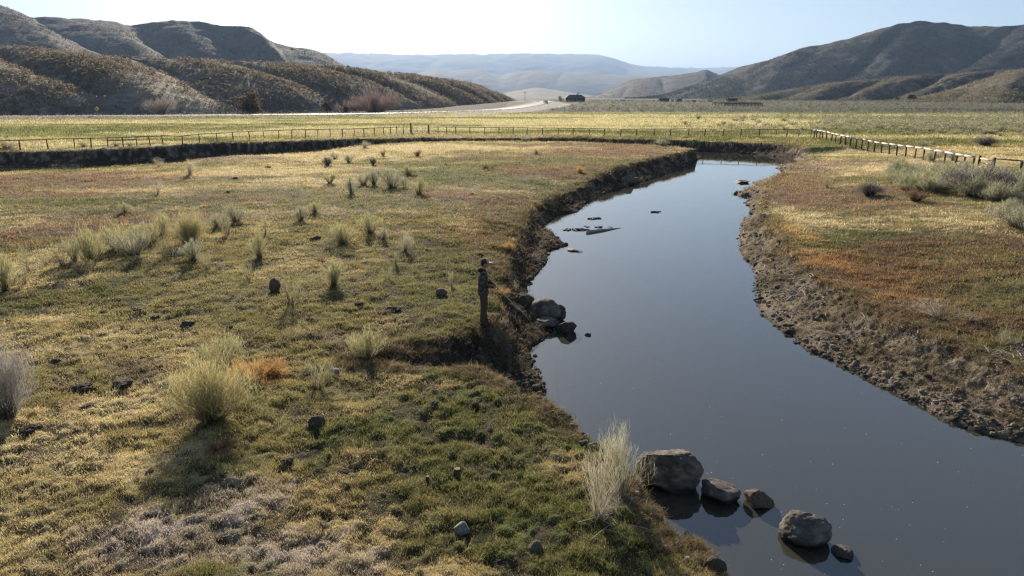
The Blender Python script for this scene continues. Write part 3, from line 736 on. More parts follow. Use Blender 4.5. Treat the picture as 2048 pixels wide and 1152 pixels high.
# ------------------------------------------------------------------ shrubs
def shrub_mesh(name, stems, H, Rad, width, tipc, basec, seed, droop=.15, twig=3, sparse=1.0, upright=.5, grey=0.0):
    """a vase of fine ribbon stems, unit metres"""
    g = np.random.default_rng(seed)
    co, fc, cl = [], [], []
    tip = np.array(tipc); bas = np.array(basec)
    nclump = max(3, int(stems / 30))
    ca = g.uniform(0, 2 * math.pi, nclump); cr = np.sqrt(g.uniform(0.0, 1, nclump)); ch = g.uniform(.60, 1.12, nclump)
    def ribbon(pts, w, cols):
        n0 = len(co)
        az = g.uniform(0, math.pi); sx, sy = math.cos(az), math.sin(az)
        for i, p in enumerate(pts):
            ww = w * (1 - .6 * i / (len(pts) - 1))
            co.append((p[0] - sx * ww, p[1] - sy * ww, p[2])); co.append((p[0] + sx * ww, p[1] + sy * ww, p[2]))
            cl.append(cols[i]); cl.append(cols[i])
        for i in range(len(pts) - 1):
            fc.append((n0 + 2 * i, n0 + 2 * i + 1, n0 + 2 * i + 3, n0 + 2 * i + 2))
    for s in range(stems):
        k = g.integers(0, nclump)
        a_ = ca[k] + g.normal(0, .35); q = np.clip(cr[k] + g.normal(0, .18), 0, 1.1)
        h = H * ch[k] * g.uniform(.55, 1.05) * (1 - .25 * q * q)
        r0_ = Rad * .17 * q; r1_ = Rad * (q * (1 - upright * .25)) * (1.15 if s % 7 == 0 else 1)
        b = np.array([math.cos(a_) * r0_, math.sin(a_) * r0_, -.04])
        e = np.array([math.cos(a_) * r1_, math.sin(a_) * r1_, h]) + g.normal(0, .055 * H, 3)
        m = b * .45 + e * .55; m[:2] = b[:2] * .62 + e[:2] * .38
        m = m + g.normal(0, .035 * H, 3) * np.array([1, 1, .3]); m2 = (m + e) / 2 + g.normal(0, .03 * H, 3)
        tone = g.uniform(.65, 1.4)
        c0, c1, c2 = bas * tone, (bas * .45 + tip * .55) * tone, tip * tone
        ribbon([b, m, m2, e], width, [c0, c1, (c1 + c2) / 2, c2])
        for _ in range(twig):
            f = g.uniform(.45, .95); p = m * (1 - f) + e * f
            e2 = p + np.array([g.normal(0, .055 * H), g.normal(0, .055 * H), g.uniform(.08, .2) * H])
            ribbon([p, e2], width * .75, [c1, c2])
    # fallen dry stems round the foot
    for s in range(int(stems * .08)):
        a_ = g.uniform(0, 6.28); L_ = Rad * g.uniform(.5, 1.1)
        ribbon([np.array([0, 0, .03]), np.array([math.cos(a_) * L_, math.sin(a_) * L_, g.uniform(.02, .1)])], width, [bas * 1.3, bas * 1.8])
    me = np_mesh(name, np.array(co), np.array(fc), np.clip(np.array(cl), 0, .9), False, M_stem)
    return me

OL = (.54, .51, .26); PALE = (.50, .47, .36); GREY = (.30, .28, .25); BR = (.15, .11, .08); SG = (.46, .45, .30)
VAR = {
 'big':   [shrub_mesh("rabbitbrush", 1000, 1.0, .62, .0032, (.56, .50, .24), BR, 11, twig=3, upright=0), shrub_mesh("rabbitbrush", 520, 1.0, .6, .0034, (.36, .34, .31), (.13, .11, .10), 12, twig=4, upright=0)],
 'pale':  [shrub_mesh("rabbitbrush", 300, 1.0, .58, .0028, (.56, .53, .36), (.20, .15, .11), 13, twig=3, upright=0), shrub_mesh("rabbitbrush", 170, 1.0, .58, .0028, (.58, .55, .42), (.26, .20, .15), 14, twig=2, upright=0)],
 'olive': [shrub_mesh("rabbitbrush", 250, 1.0, .55, .0052, OL, BR, 21 + i, twig=4, upright=0) for i in range(4)],
 'sage':  [shrub_mesh("rabbitbrush", 230, 1.0, .62, .006, SG, (.15, .13, .11), 31 + i, twig=4, upright=0) for i in range(3)],
 'thin':  [shrub_mesh("rabbitbrush", 80, 1.0, .5, .0044, (.40, .38, .22), BR, 41 + i, twig=3) for i in range(3)],
 'grey':  [shrub_mesh("sagebrush_bush", 420, 1.0, .75, .008, (.24, .22, .20), (.10, .08, .07), 51 + i, twig=4, upright=.1) for i in range(2)],
 'brown': [shrub_mesh("dry_weed", 200, 1.0, .6, .007, (.26, .17, .11), (.12, .08, .05), 55 + i, twig=3) for i in range(2)],
 'tuft':  [shrub_mesh("grass_tussock", 520, 1.0, .75, .006, (.66, .42, .17), (.36, .2, .09), 61 + i, twig=1, upright=0) for i in range(2)],
}
NAMES = dict(big='rabbitbrush', pale='rabbitbrush', olive='rabbitbrush', sage='sagebrush_bush', thin='rabbitbrush', grey='sagebrush_bush', brown='dry_weed', tuft='grass_tussock')
CATS = dict(big='shrub', pale='shrub', olive='shrub', sage='shrub', thin='shrub', grey='shrub', brown='weed', tuft='tussock')
cnt = {}
def shrub(px, py, hpx, wpx, kind, label, group=None, v=None, at=None):
    x, y, z = G(px, py) if at is None else (at[0], at[1], gz(*at))
    dist = math.sqrt(x * x + y * y + (CAM_H - z) ** 2)
    if at is None:
        cs = y / dist
        Hh = hpx * dist / FPX / max(cs, .5); Wd = wpx * dist / FPX
    else: Hh, Wd = hpx, wpx
    k = cnt[kind] = cnt.get(kind, -1) + 1
    me = VAR[kind][(k if v is None else v) % len(VAR[kind])]
    rad = dict(big=.62, grey=.75, brown=.6, tuft=.75, sage=.55).get(kind, .5)
    o = link(NAMES[kind], me)
    o.location = (x, y, z); o.rotation_euler = (0, 0, random.uniform(0, 6.28))
    sx = Wd / 2 / rad * 1.08; Hh *= .88
    o.scale = (sx * random.uniform(.93, 1.07), sx * random.uniform(.93, 1.07), Hh)
    tag(o, label, CATS[kind], group)
    return o

NEAR = [
 (425, 838, 108, 150, 'big', 'largest bush in the meadow, dense yellow green rabbitbrush in front of the orange grass hump', 0),
 (449, 728, 62, 68, 'olive', 'small olive rabbitbrush directly behind the largest meadow bush', None),
 (15, 835, 100, 96, 'big', 'dense grey bush cut by the left edge of the photo above dark rubble', 1),
 (1246, 985, 122, 100, 'pale', 'tall pale rabbitbrush on the bank edge beside the largest river boulder', 0),
 (1194, 1032, 118, 88, 'pale', 'thin pale wispy bush just left of the tall pale bank edge bush', 1),
 (632, 778, 75, 70, 'thin', 'see-through wispy bush behind the dark wedge rock', None),
 (737, 716, 62, 75, 'olive', 'olive bush at the head of the dark bank gully', None),
 (667, 572, 55, 55, 'olive', 'round straw tipped bush throwing a long dark shadow, left of the standing person', None),
 (580, 605, 65, 50, 'thin', 'sparse stemmed bush touching the brown upright rock', None),
 (686, 488, 52, 55, 'olive', 'leafy olive bush with yellow tips, left one of a pair above mid meadow', None),
 (740, 465, 46, 44, 'olive', 'darker dense bush, right one of a pair above mid meadow', None),
 (808, 503, 42, 36, 'pale', 'pale straw bush with spread stems in bare ground', 0),
 (520, 515, 52, 34, 'olive', 'narrow upright olive bush standing alone right of the long bush row', None),
 (380, 488, 55, 66, 'big', 'biggest roundest bush of the long left bush row', 0),
 (388, 520, 42, 50, 'sage', 'low grey green bush just below the roundest bush of the row', None),
 (332, 515, 48, 34, 'thin', 'slim bush between the round bush and the wide pair in the left row', None),
 (418, 537, 40, 36, 'thin', 'dead looking grey twiggy bush at the right foot of the left row', None),
 (325, 470, 40, 40, 'olive', 'tawny topped bush behind the roundest bush of the left row', None),
 (297, 488, 48, 46, 'olive', 'bushy olive clump left of the tawny topped bush in the row', None),
 (270, 512, 55, 55, 'sage', 'wide grey green bush in the middle of the left row', None),
 (240, 500, 50, 50, 'olive', 'olive bush left of the wide grey green bush in the row', None),
 (205, 520, 44, 30, 'thin', 'small wispy bush between two full bushes in the left row', None),
 (182, 525, 60, 55, 'olive', 'tall fan shaped olive bush near the left end of the row', None),
 (150, 522, 40, 30, 'sage', 'short bush tucked against the fan shaped bush of the left row', None),
 (128, 533, 42, 40, 'thin', 'dark stemmed bush ending the left row', None),
 (158, 548, 30, 50, 'thin', 'low straggly bush in front of the fan shaped bush', None),
 (60, 545, 38, 40, 'thin', 'sparse straw bush near the left edge above two tufts', None),
 (12, 582, 55, 48, 'olive', 'bush cut by the left edge, halfway up the photo', None),
 (48, 570, 34, 30, 'thin', 'small bush right beside the halfway left edge bush', None),
 (93, 530, 25, 22, 'thin', 'tiny bush left of the dark stemmed row end bush', None),
 (473, 445, 38, 34, 'sage', 'grey green bush of the upper cluster, right one above the row', None),
 (458, 470, 38, 34, 'thin', 'thin bush just below the grey green upper cluster bush', None),
 (437, 455, 32, 30, 'sage', 'left small bush of the upper cluster above the row', None),
 (530, 470, 45, 22, 'thin', 'bare forked stems standing alone above the narrow upright bush', None),
 (602, 442, 33, 30, 'sage', 'small grey bush left of centre, one of two standing side by side', None),
 (630, 425, 28, 25, 'olive', 'small dense olive bush, upper right of the small grey bush', None),
 (655, 500, 28, 30, 'thin', 'faint wispy bush left of the leafy yellow tipped bush', None),
 (704, 388, 40, 30, 'sage', 'leftmost upright grey bush of the far central cluster', None),
 (727, 371, 34, 28, 'sage', 'grey bush second from left in the far central cluster', None),
 (748, 370, 34, 28, 'sage', 'grey bush left of the biggest far central cluster bush', None),
 (785, 376, 42, 44, 'sage', 'biggest bush of the far central cluster', None),
 (810, 376, 30, 18, 'thin', 'thin bush right of the biggest far central cluster bush', None),
 (838, 388, 42, 30, 'olive', 'rightmost olive bush of the far central cluster', None),
 (815, 350, 22, 40, 'olive', 'low wide bush behind the biggest far central cluster bush', None),
 (768, 352, 20, 26, 'sage', 'small bush peeking behind the middle of the far central cluster', None),
 (660, 367, 22, 26, 'olive', 'small straw bush left of the far central cluster', None),
 (655, 332, 20, 18, 'grey', 'small grey brown bush standing on pale bare ground', None),
 (698, 326, 20, 20, 'sage', 'little grey bush beside the pale bare ground', None),
 (670, 318, 15, 14, 'sage', 'tiny bush behind the small grey brown bush on bare ground', None),
 (746, 330, 17, 14, 'grey', 'tiny grey bush with dark foot right of the bare ground', None),
 (767, 312, 13, 14, 'brown', 'tiny brown bush on the far straw strip', None),
 (728, 296, 15, 26, 'pale', 'white headed weed clump at the near lip of the old channel', 0),
 (317, 334, 18, 22, 'pale', 'white headed weed clump against the dark cut bank', 1),
 (379, 350, 28, 22, 'pale', 'feathery pale bush on the lip near the white headed weed', 0),
 (314, 388, 26, 22, 'pale', 'pale twiggy bush in the red brown meadow patch', 1),
 (250, 425, 20, 18, 'olive', 'lone small bush on the green strip at left', None),
 (835, 313, 14, 20, 'brown', 'low brown bush near the top of the meadow', None),
 (972, 336, 18, 20, 'olive', 'small bush at the edge of the far green patch', None),
 (985, 336, 18, 12, 'thin', 'thin stem bush right next to the far green patch bush', None),
 (961, 306, 12, 10, 'thin', 'wee bush above the far green patch', None),
 (1050, 282, 13, 18, 'sage', 'grey bush on the skyline of the peninsula near the channel', None),
 (1325, 292, 15, 30, 'sage', 'bush on the peninsula tip by the river bend', None),
 (1072, 308, 12, 16, 'olive', 'small bush between the rust patches on the peninsula', None),
 (975, 445, 30, 18, 'thin', 'faint wispy stems on the grassy slope near the bank', None),
 (790, 528, 34, 24, 'thin', 'slim bush below the pale straw bush', None),
 (775, 558, 34, 30, 'thin', 'bush with dark foot, left one of the small trio left of the person', None),
 (832, 545, 26, 18, 'thin', 'short bush, right one of the small trio left of the person', None),
 (905, 575, 45, 28, 'thin', 'sparse pale stems standing in the slope just left of the person', None),
 (500, 560, 44, 28, 'thin', 'wispy bush below the narrow upright bush', None),
 (768, 480, 30, 22, 'sage', 'small bush under the darker bush of the mid meadow pair', None),
 (600, 585, 30, 22, 'thin', 'little bush right of the sparse stemmed bush by the brown rock', None),
 (642, 520, 24, 20, 'thin', 'tiny wispy bush left of the straw tipped bush', None),
 (1018, 500, 20, 28, 'tuft', 'bright orange dry grass tussock on the bank above the mud spit', None),
 (1005, 590, 16, 30, 'tuft', 'tawny grass tussock on the bank right behind the person', None),
 (1003, 652, 26, 26, 'thin', 'yellow tuft with tall stalks beside the boots of the person', None),
 (1028, 580, 26, 34, 'thin', 'green yellow weed tuft on the bank point left of the boulders', None),
 (1160, 345, 14, 22, 'tuft', 'reddish grass tussock hanging over the left bank', None),
 (490, 768, 44, 80, 'tuft', 'orange dry grass hump beside the largest meadow bush', 0),
 (528, 748, 34, 76, 'tuft', 'outer curl of orange dry grass right of the orange hump', 1),
 (435, 900, 16, 60, 'brown', 'dry litter weed in the shadow of the largest meadow bush', None),
 # right bank
 (1738, 392, 26, 50, 'grey', 'low grey bush alone on the brown right bank', None),
 (1828, 402, 22, 60, 'brown', 'dark brown dry weed mound on the right bank', None),
 (1655, 375, 24, 34, 'thin', 'sparse dark stems near the river bend on the right bank', None),
 (1955, 386, 42, 110, 'grey', 'big grey bush of the right bank thicket, darkest one below the rail corner', None),
 (2040, 455, 44, 90, 'sage', 'pale bush cut by the right edge of the photo below the thicket', None),
 (2012, 430, 26, 36, 'sage', 'small bush left of the right edge bush', None),
 (1780, 350, 26, 20, 'thin', 'upright thin bush at the left head of the thicket', None),
 (1795, 335, 18, 30, 'olive', 'green yellow bush between the thicket and the rail fence', None),
 (1880, 635, 26, 90, 'pale', 'sprawling dry straw grass clump on the right mud bank', 1),
 (1862, 255 + 68, 18, 28, 'sage', 'bush growing through the rail fence', None),
 (1845, 292, 11, 20, 'sage', 'single bush in the green field behind the sunlit rail', None),
 (1868, 290, 11, 18, 'thin', 'thin bush right of the single field bush', None),
 (1970, 292, 15, 34, 'grey', 'grey bush out in the field behind the sunlit rail', None),
 (1905, 322, 18, 24, 'sage', 'grey bush right behind the rail fence near its end', None),
 (15, 297, 12, 24, 'sage', 'bush on the far bank at the left edge, by the fence', None),
 (168, 294, 10, 16, 'olive', 'lone bush at the fence foot, left of the braced panel', None),
 (232, 292, 9, 14, 'olive', 'small bush under the braced fence panel', None),
 (260, 292, 9, 12, 'sage', 'little bush right of the braced fence panel', None),
 (2000, 690, 30, 60, 'thin', 'bleached twigs near the right edge above the mud', None),
]
for (px, py, h_, w_, k_, lab, v_) in NEAR:
    shrub(px, py, h_, w_, k_, lab, "single bushes and tussocks in the meadow", v_)
random.seed(21)
# thicket on the right bank
nth = 0
for i in range(400):
    if nth >= 60: break
    px = random.uniform(1785, 2075); f = (px - 1785) / 290
    py = random.uniform(350 + f * 14, 378 + f * 34)
    nth += 1
    shrub(px, py, random.uniform(17, 34), random.uniform(30, 55), random.choice(['sage', 'sage', 'olive', 'sage']),
          "pale grey green bush inside the thicket below the sunlit rail fence", "bushes of the thicket on the right bank")
# bushes in the field beyond the fence
for i in range(150):
    u_ = random.random()
    px = random.uniform(1340, 2060); py = random.uniform(238, 262) + max(0, 12 * (px - 1500) / 500)
    if random.random() > min(1, (px - 1250) / 500): continue
    s_ = random.uniform(.7, 1.25)
    shrub(px, py, 7.5 * s_, 14 * s_, random.choice(['sage', 'sage', 'olive']), "grey green bush clump among others in the straw field beyond the rail fences", "bushes scattered over the far field")
fl = flats(9500, 118, 275, 250, 1200, 77); gq = np.random.default_rng(3)
fl = fl[(fl[:, 1] > 128 + 0 * fl[:, 0]) & (gq.uniform(0, 1, len(fl)) < sst(.36, .6, fbm(fl[:, 0] / 18, fl[:, 1] / 18, 78, 3)) * sst(250, 800, fl[:, 0] / fl[:, 1] * FPX + 60))]
vv, ccs = [], []
add_cloud(fl, .4, .85, 1.3, 22, (.36, .35, .22), .3, 77, .25)
v_ = np.concatenate(vv); c_ = np.concatenate(ccs)
fb = link("field_sagebrush", np_mesh("field_sagebrush", v_, np.arange(len(v_)).reshape(-1, 3), c_, False, M_sage))
tag(fb, "mass of low sagebrush over the straw coloured far field", "sagebrush", kind="stuff")

# ------------------------------------------------------------------ bare trees and evergreens along the far road
def bare_tree(px, py, hpx, wpx, D, label, col=(.20, .15, .13), n=420, seed=1, trunkcol=None):
    x, y, _ = V(px, py, D); z = gz(x, y)
    Hh = hpx * D / FPX; Wd = wpx * D / FPX / 2
    r_ = empty("bare_tree", (x, y, z)); tag(r_, label, "tree", "bare trees by the highway")
    me = shrub_mesh("branches", n, Hh, Wd, .03 * D / 215, col, tuple(c * .6 for c in col), seed, twig=5, upright=.2)
    link("crown", me, r_)
    t = MB()
    for k in range(4):
        a_ = k * 1.6 + .3
        t.tube([(0, 0, -.2), (math.cos(a_) * Wd * .12, math.sin(a_) * Wd * .12, Hh * .25), (math.cos(a_) * Wd * .4, math.sin(a_) * Wd * .4, Hh * .6)], [.14, .10, .04], 6)
    t.build("trunk", M_post, r_)
bare_tree(325, 232, 36, 64, 232, "pale bare willow behind the road, left of the dark evergreen", (.34, .29, .26), 420, 71)
bare_tree(750, 228, 42, 108, 268, "widest bare willow at the hill foot, a rounded mauve thicket", (.30, .22, .20), 900, 72)
bare_tree(690, 228, 22, 40, 262, "low bare willow touching the left side of the widest willow", (.24, .18, .17), 260, 73)
bare_tree(1121, 204, 11, 9, 520, "little leafless tree at the left end of the dark ranch house", (.14, .11, .09), 60, 74)
def evergreen(px, py, hpx, wpx, D, label, col=(.055, .055, .035), k=900, seed=1):
    x, y, _ = V(px, py, D); z = gz(x, y)
    Hh = hpx * D / FPX; Wd = wpx * D / FPX / 2
    r_ = empty("juniper_tree", (x, y, z)); tag(r_, label, "tree", "single junipers on the flats")
    n_ = 40; g = np.random.default_rng(seed)
    a_ = g.uniform(0, 6.28, n_); q = np.sqrt(g.uniform(0, 1, n_)); hh = g.uniform(.1, .85, n_)
    rr_ = Wd * .75 * q * np.sqrt(1.02 - (hh - .35) ** 2 * 2.0)
    v, c = tricloud(rr_ * np.cos(a_), rr_ * np.sin(a_), hh * Hh, np.full(n_, Wd * .42), np.full(n_, Hh * .22), k // n_, np.array(col)[None, :] * g.uniform(.6, 1.5, (n_, 1)), seed, .3)
    link("crown", np_mesh("crown", v, np.arange(len(v)).reshape(-1, 3), c, False, M_sage), r_)
    t = MB(); t.tube([(0, 0, -.2), (.05, 0, Hh * .35), (0, .05, Hh * .75)], [.2, .15, .05], 7); t.build("trunk", M_post, r_)
evergreen(500, 230, 44, 52, 238, "dark evergreen between the two bare willows behind the road", (.15, .115, .08), 1700, 81)
evergreen(655, 228, 22, 24, 262, "small dark evergreen left of the low bare willow", (.07, .055, .04), 900, 82)
evergreen(1822, 210, 13, 18, 520, "round dark juniper alone on the sagebrush flat at right", (.03, .035, .025), 900, 83)
evergreen(1793, 210, 9, 12, 560, "smaller juniper left of the round dark juniper", (.06, .06, .04), 500, 84)

# ------------------------------------------------------------------ fences
LF = [(-70, 303), (-20, 302.5), (41, 301), (97, 298), (150, 297), (183, 296), (216, 295), (247, 294), (274, 293), (301, 292), (327, 290), (365, 288.5), (400, 286), (434, 284), (467, 281), (500, 279.5), (529, 278), (558, 277), (584, 275.5), (611, 274.8), (636, 274.2), (661, 273.6), (685, 273), (708, 272.6), (728, 272), (749, 270.8), (768, 269.6), (781, 269), (794, 268.6), (807, 268.4), (823, 268)]
MF = [(857, 268), (876, 268), (893, 268.2), (912, 268.4), (940, 268.8), (969, 269), (998, 269.3), (1026, 269.6), (1054, 270), (1085, 270.6), (1116, 271), (1146, 271.6), (1178, 272), (1208, 272.4), (1241, 272.8), (1273, 273), (1308, 273), (1340, 273), (1376, 273), (1409, 273), (1446, 273.2), (1481, 273.4), (1518, 273.8), (1552, 274), (1573, 274.4), (1597, 275), (1621, 276)]
RF = [(1627, 276.5), (1633, 277), (1638.5, 278), (1645, 279.5), (1653, 281), (1662, 284), (1670, 286.5), (1680, 288.5), (1690.5, 291), (1700, 293), (1711.5, 295.5), (1723, 298), (1735, 301), (1748, 304), (1762, 306), (1778, 309), (1793, 311.5), (1811, 314), (1829, 317), (1846, 320), (1866.6, 324.6), (1887.6, 329), (1909, 334), (1926, 337.5), (1943, 341)]
EF = [(1984.6, 346), (2039, 352), (2095, 358), (2160, 365)]
HP = 1.12
def fence(name, pts, label, group, rail_mat, post_r=.075, rails=(1.0,), wires=(), rail_r=.07, height=HP, extra=None):
    ws = [G(a_, b_) for a_, b_ in pts]
    r_ = empty(name, ws[0]); tag(r_, label, "fence", group)
    o0 = Vector(ws[0])
    for i, p in enumerate(ws):
        m = MB(); q = Vector(p) - o0
        hh = height * random.uniform(.97, 1.05); rr_ = post_r * random.uniform(.85, 1.2)
        lx, ly = random.uniform(-.09, .09), random.uniform(-.09, .09)
        m.tube([(q.x, q.y, q.z - .3), (q.x + lx * .5, q.y + ly * .5, q.z + hh * .5), (q.x + lx, q.y + ly, q.z + hh)], [rr_ * 1.08, rr_, rr_ * .95], 8, jit=.06)
        m.build("post", M_post, r_, True)
    for k, rh in enumerate(rails):
        for i in range(len(ws) - 1):
            a_, b_ = Vector(ws[i]) - o0, Vector(ws[i + 1]) - o0
            d = (b_ - a_).normalized(); n_ = Vector((-d.y, d.x, 0)).normalized() * 0.0
            za = height * rh + .03; m = MB()
            a2_, b2_ = a_ - d * .12 + n_, b_ + d * .12 + n_
            mid_ = (a2_ + b2_) / 2 + Vector((0, 0, random.uniform(-.03, .02)))
            m.tube([a2_ + Vector((0, 0, za)), mid_ + Vector((0, 0, za)), b2_ + Vector((0, 0, za + random.uniform(-.02, .02)))], [rail_r, rail_r * .95, rail_r * .9], 8, jit=.05)
            m.build("rail", rail_mat, r_, True)
    if wires:
        m = MB()
        for wz in wires:
            for i in range(len(ws) - 1):
                a_, b_ = Vector(ws[i]) - o0, Vector(ws[i + 1]) - o0
                m.tube([a_ + Vector((0, 0, wz)), (a_ + b_) / 2 + Vector((0, 0, wz - .03)), b_ + Vector((0, 0, wz))], .006, 3, cap=False)
        m.build("wire", M_post, r_)
    return r_, ws
fence("rail_fence", LF, "long dark rail fence from the left edge to the metal gate", "rail fences round the field", M_wood, post_r=.062, rail_r=.055, wires=(.3, .55, .8))
fence("rail_fence", MF, "dark rail fence running from the metal gate to the fence corner above the river bend", "rail fences round the field", M_wood, post_r=.062, rail_r=.055, wires=(.3, .55, .8))
rf, rws = fence("rail_fence", RF, "fence with a sunlit whitish top rail coming down the right bank from the corner", "rail fences round the field", M_railtop, post_r=.08, rail_r=.105, wires=(.3, .55, .8), height=1.15)
fence("rail_fence", EF, "short dark fence stretch leaving the right edge of the photo", "rail fences round the field", M_wood, post_r=.10, rails=(.93,), wires=(.3, .6), height=1.25)
# braced corner panel at the end of the sunlit rail
br = [G(1955, 341), G(1984, 347)]
r_ = empty("braced_fence_panel", br[0]); tag(r_, "short fence panel of three whitish rails ending the sunlit rail fence", "fence panel")
d_ = Vector(br[1]) - Vector(br[0])
for t_ in (0, 1):
    m = MB(); q = d_ * t_; m.tube([(q.x, q.y, q.z - .3), (q.x, q.y, q.z + 1.3)], [.11, .10], 8, jit=.05); m.build("post", M_post, r_, True)
for hh in (.35, .7, 1.05):
    m = MB(); m.tube([(0, -.1, hh), tuple(d_ + Vector((0, -.1, hh - .02)))], .07, 8, jit=.05); m.build("rail", M_railtop, r_, True)
# second rail under the far left fence
a1, a2 = Vector(G(216, 295)), Vector(G(274, 293))
r_ = empty("fence_brace_rail", a1); tag(r_, "second lower rail bracing three posts of the left rail fence", "fence rail")
m = MB(); m.tube([(0, 0, .84), tuple(a2 - a1 + Vector((0, 0, .86)))], .06, 7, jit=.05); m.build("rail", M_wood, r_, True)
# metal gate
g0, g1 = Vector(G(824, 268)), Vector(G(856, 268))
r_ = empty("field_gate", g0); tag(r_, "grey tubular metal field gate between the two dark rail fences", "gate")
dv = g1 - g0
m = MB()
for hh in (.15, .38, .62, .86, 1.1):
    m.tube([(0, 0, hh), (dv.x * .97, dv.y * .97, hh)], .028, 6)
m.build("gate_bars", M_metal, r_)
m = MB()
for t_ in (0.02, .33, .65, .97): m.tube([(dv.x * t_, dv.y * t_, .12), (dv.x * t_, dv.y * t_, 1.12)], .032, 6)
m.build("gate_frame", M_metal, r_)
m = MB(); m.tube([(-.15, 0, -.2), (-.15, 0, 1.75)], .13, 8); m.build("gate_post", M_post, r_)
m = MB(); m.tube([(dv.x + .15, dv.y, -.2), (dv.x + .15, dv.y, 1.45)], .12, 8); m.build("gate_post", M_post, r_)
# far right fence and the corral by the ranch
fence("pasture_fence", [(1790 + i * 16, 222 + i * .25) for i in range(18)], "dark old pasture fence along the sagebrush at the far right", "far fences", M_post, post_r=.10, rails=(.9,), rail_r=.06, height=1.3)

# ------------------------------------------------------------------ ranch, poles, sign, car
M_dark = noise_mat("dark_timber", (.07, .05, .04), (.12, .09, .07), 3, .9, .2)
M_roof = noise_mat("brown_shingles", (.10, .08, .07), (.17, .14, .12), 4, .8, .3)
M_white = noise_mat("white_metal", (.6, .6, .6), (.75, .75, .74), 3, .5, .0)
M_glass = noise_mat("dark_glass", (.02, .025, .03), (.03, .035, .04), 3, .1, 0, spec=.6)
M_rubber = noise_mat("rubber", (.015, .015, .015), (.03, .03, .03), 9, .9, .1)
M_yel = noise_mat("yellow_sign_face", (.75, .42, .03), (.80, .46, .04), 4, .5, 0)
M_blk = noise_mat("black_paint", (.015, .015, .015), (.02, .02, .02), 4, .6, 0)

hx, hy, _ = V(1147, 200, 500); hz_ = gz(hx, hy)
house = empty("ranch_house", (hx, hy, hz_ - .1)); tag(house, "low dark timber ranch house with a porch, beyond the road bend", "house")
m = MB(); m.box((1.2, 0, 1.3), (13, 8, 2.8)); m.build("wall", M_dark, house)
m = MB()   # hip roof
def hip(m, x0, x1, y0, y1, z0, z1, ix, iy):
    m.add([(x0, y0, z0), (x1, y0, z0), (x1, y1, z0), (x0, y1, z0), (x0 + ix, (y0 + y1) / 2, z1), (x1 - ix, (y0 + y1) / 2, z1)], [(0, 1, 5, 4), (1, 2, 5), (2, 3, 4, 5), (3, 0, 4), (3, 2, 1, 0)])
hip(m, -6.2, 8.6, -4.9, 4.9, 2.72, 4.9, 3.2, 0)
rf_ = m.build("roof", M_roof, house)
m = MB(); m.box((2.5, .6, 4.9), (.8, .8, 1.2)); m.build("chimney", M_dark, rf_)
m = MB(); m.add([(-9.6, -3.6, 2.3), (-5.2, -3.6, 2.75), (-5.2, 3.6, 2.75), (-9.6, 3.6, 2.3), (-9.6, -3.6, 2.15), (-5.2, -3.6, 2.6), (-5.2, 3.6, 2.6), (-9.6, 3.6, 2.15)], [(0, 1, 2, 3), (7, 6, 5, 4), (0, 4, 5, 1), (1, 5, 6, 2), (2, 6, 7, 3), (3, 7, 4, 0)]); m.build("porch_roof", M_roof, house)
for xx in (-9.3, -7.4): 
    m = MB(); m.box((xx, -3.3, 1.05), (.2, .2, 2.2)); m.build("porch_post", M_dark, house)
m = MB(); m.box((-7.4, 0, .1), (4.4, 7, .25)); m.build("porch_floor", M_wood, house)
for xx in (-3.2, -.6, 4.6):
    m = MB(); m.box((xx, -4.04, 1.5), (1.3, .1, 1.1)); wf = m.build("window", M_white, house)
    m = MB(); m.box((xx, -4.1, 1.5), (1.1, .06, .9)); m.build("pane", M_glass, wf)
m = MB(); m.box((2.0, -4.04, 1.05), (1.0, .1, 2.1)); m.build("door", M_wood, house)

def pole(px, py, hpx, D, label, arms=1):
    x, y, _ = V(px, py, D); z = gz(x, y); h_ = hpx * D / FPX
    r_ = empty("utility_pole", (x, y, z)); tag(r_, label, "utility pole", "utility poles in the valley")
    m = MB(); m.tube([(0, 0, -.3), (0, 0, h_)], [.2, .14], 8); m.build("pole", M_post, r_)
    for k in range(arms):
        m = MB(); m.box((0, 0, h_ - .5 - k * .9), (2.4, .14, .16)); ca_ = m.build("crossarm", M_post, r_)
        m = MB()
        for xx in (-1.05, -.4, .4, 1.05): m.tube([(xx, 0, h_ - .42 - k * .9), (xx, 0, h_ - .2 - k * .9)], .05, 6)
        m.build("insulators", M_white, ca_)
pole(1050, 199, 17, 600, "utility pole standing left of the road bend, against the pale slope")
pole(1156.5, 203, 18, 480, "utility pole in front of the ranch house roof", 1)
pole(1418.5, 208, 22, 520, "tall thin utility pole by the ranch sheds in front of the mountain", 1)

x, y, _ = V(196, 233, 204); z = gz(x, y)
sg = empty("road_sign", (x, y, z)); tag(sg, "yellow diamond road sign on a post beside the highway", "road sign")
m = MB(); m.box((0, .04, .9), (.08, .06, 2.0)); m.build("post", M_metal, sg)
m = MB(); s_ = .68; m.add([(0, 0, 1.8 - s_ + .3), (s_, 0, 2.1), (0, 0, 2.1 + s_), (-s_, 0, 2.1), (0, .03, 2.1 - s_), (s_, .03, 2.1), (0, .03, 2.1 + s_), (-s_, .03, 2.1)], [(0, 1, 2, 3), (7, 6, 5, 4), (0, 4, 5, 1), (1, 5, 6, 2), (2, 6, 7, 3), (3, 7, 4, 0)])
pl = m.build("sign_plate", M_yel, sg)
m = MB(); m.box((.08, -.02, 1.92), (.10, .02, .5)); m.box((-.06, -.02, 2.2), (.32, .02, .10)); m.add([(-.38, -.03, 2.2), (-.18, -.03, 2.05), (-.18, -.03, 2.35)], [(0, 1, 2)]); m.build("arrow", M_blk, pl)

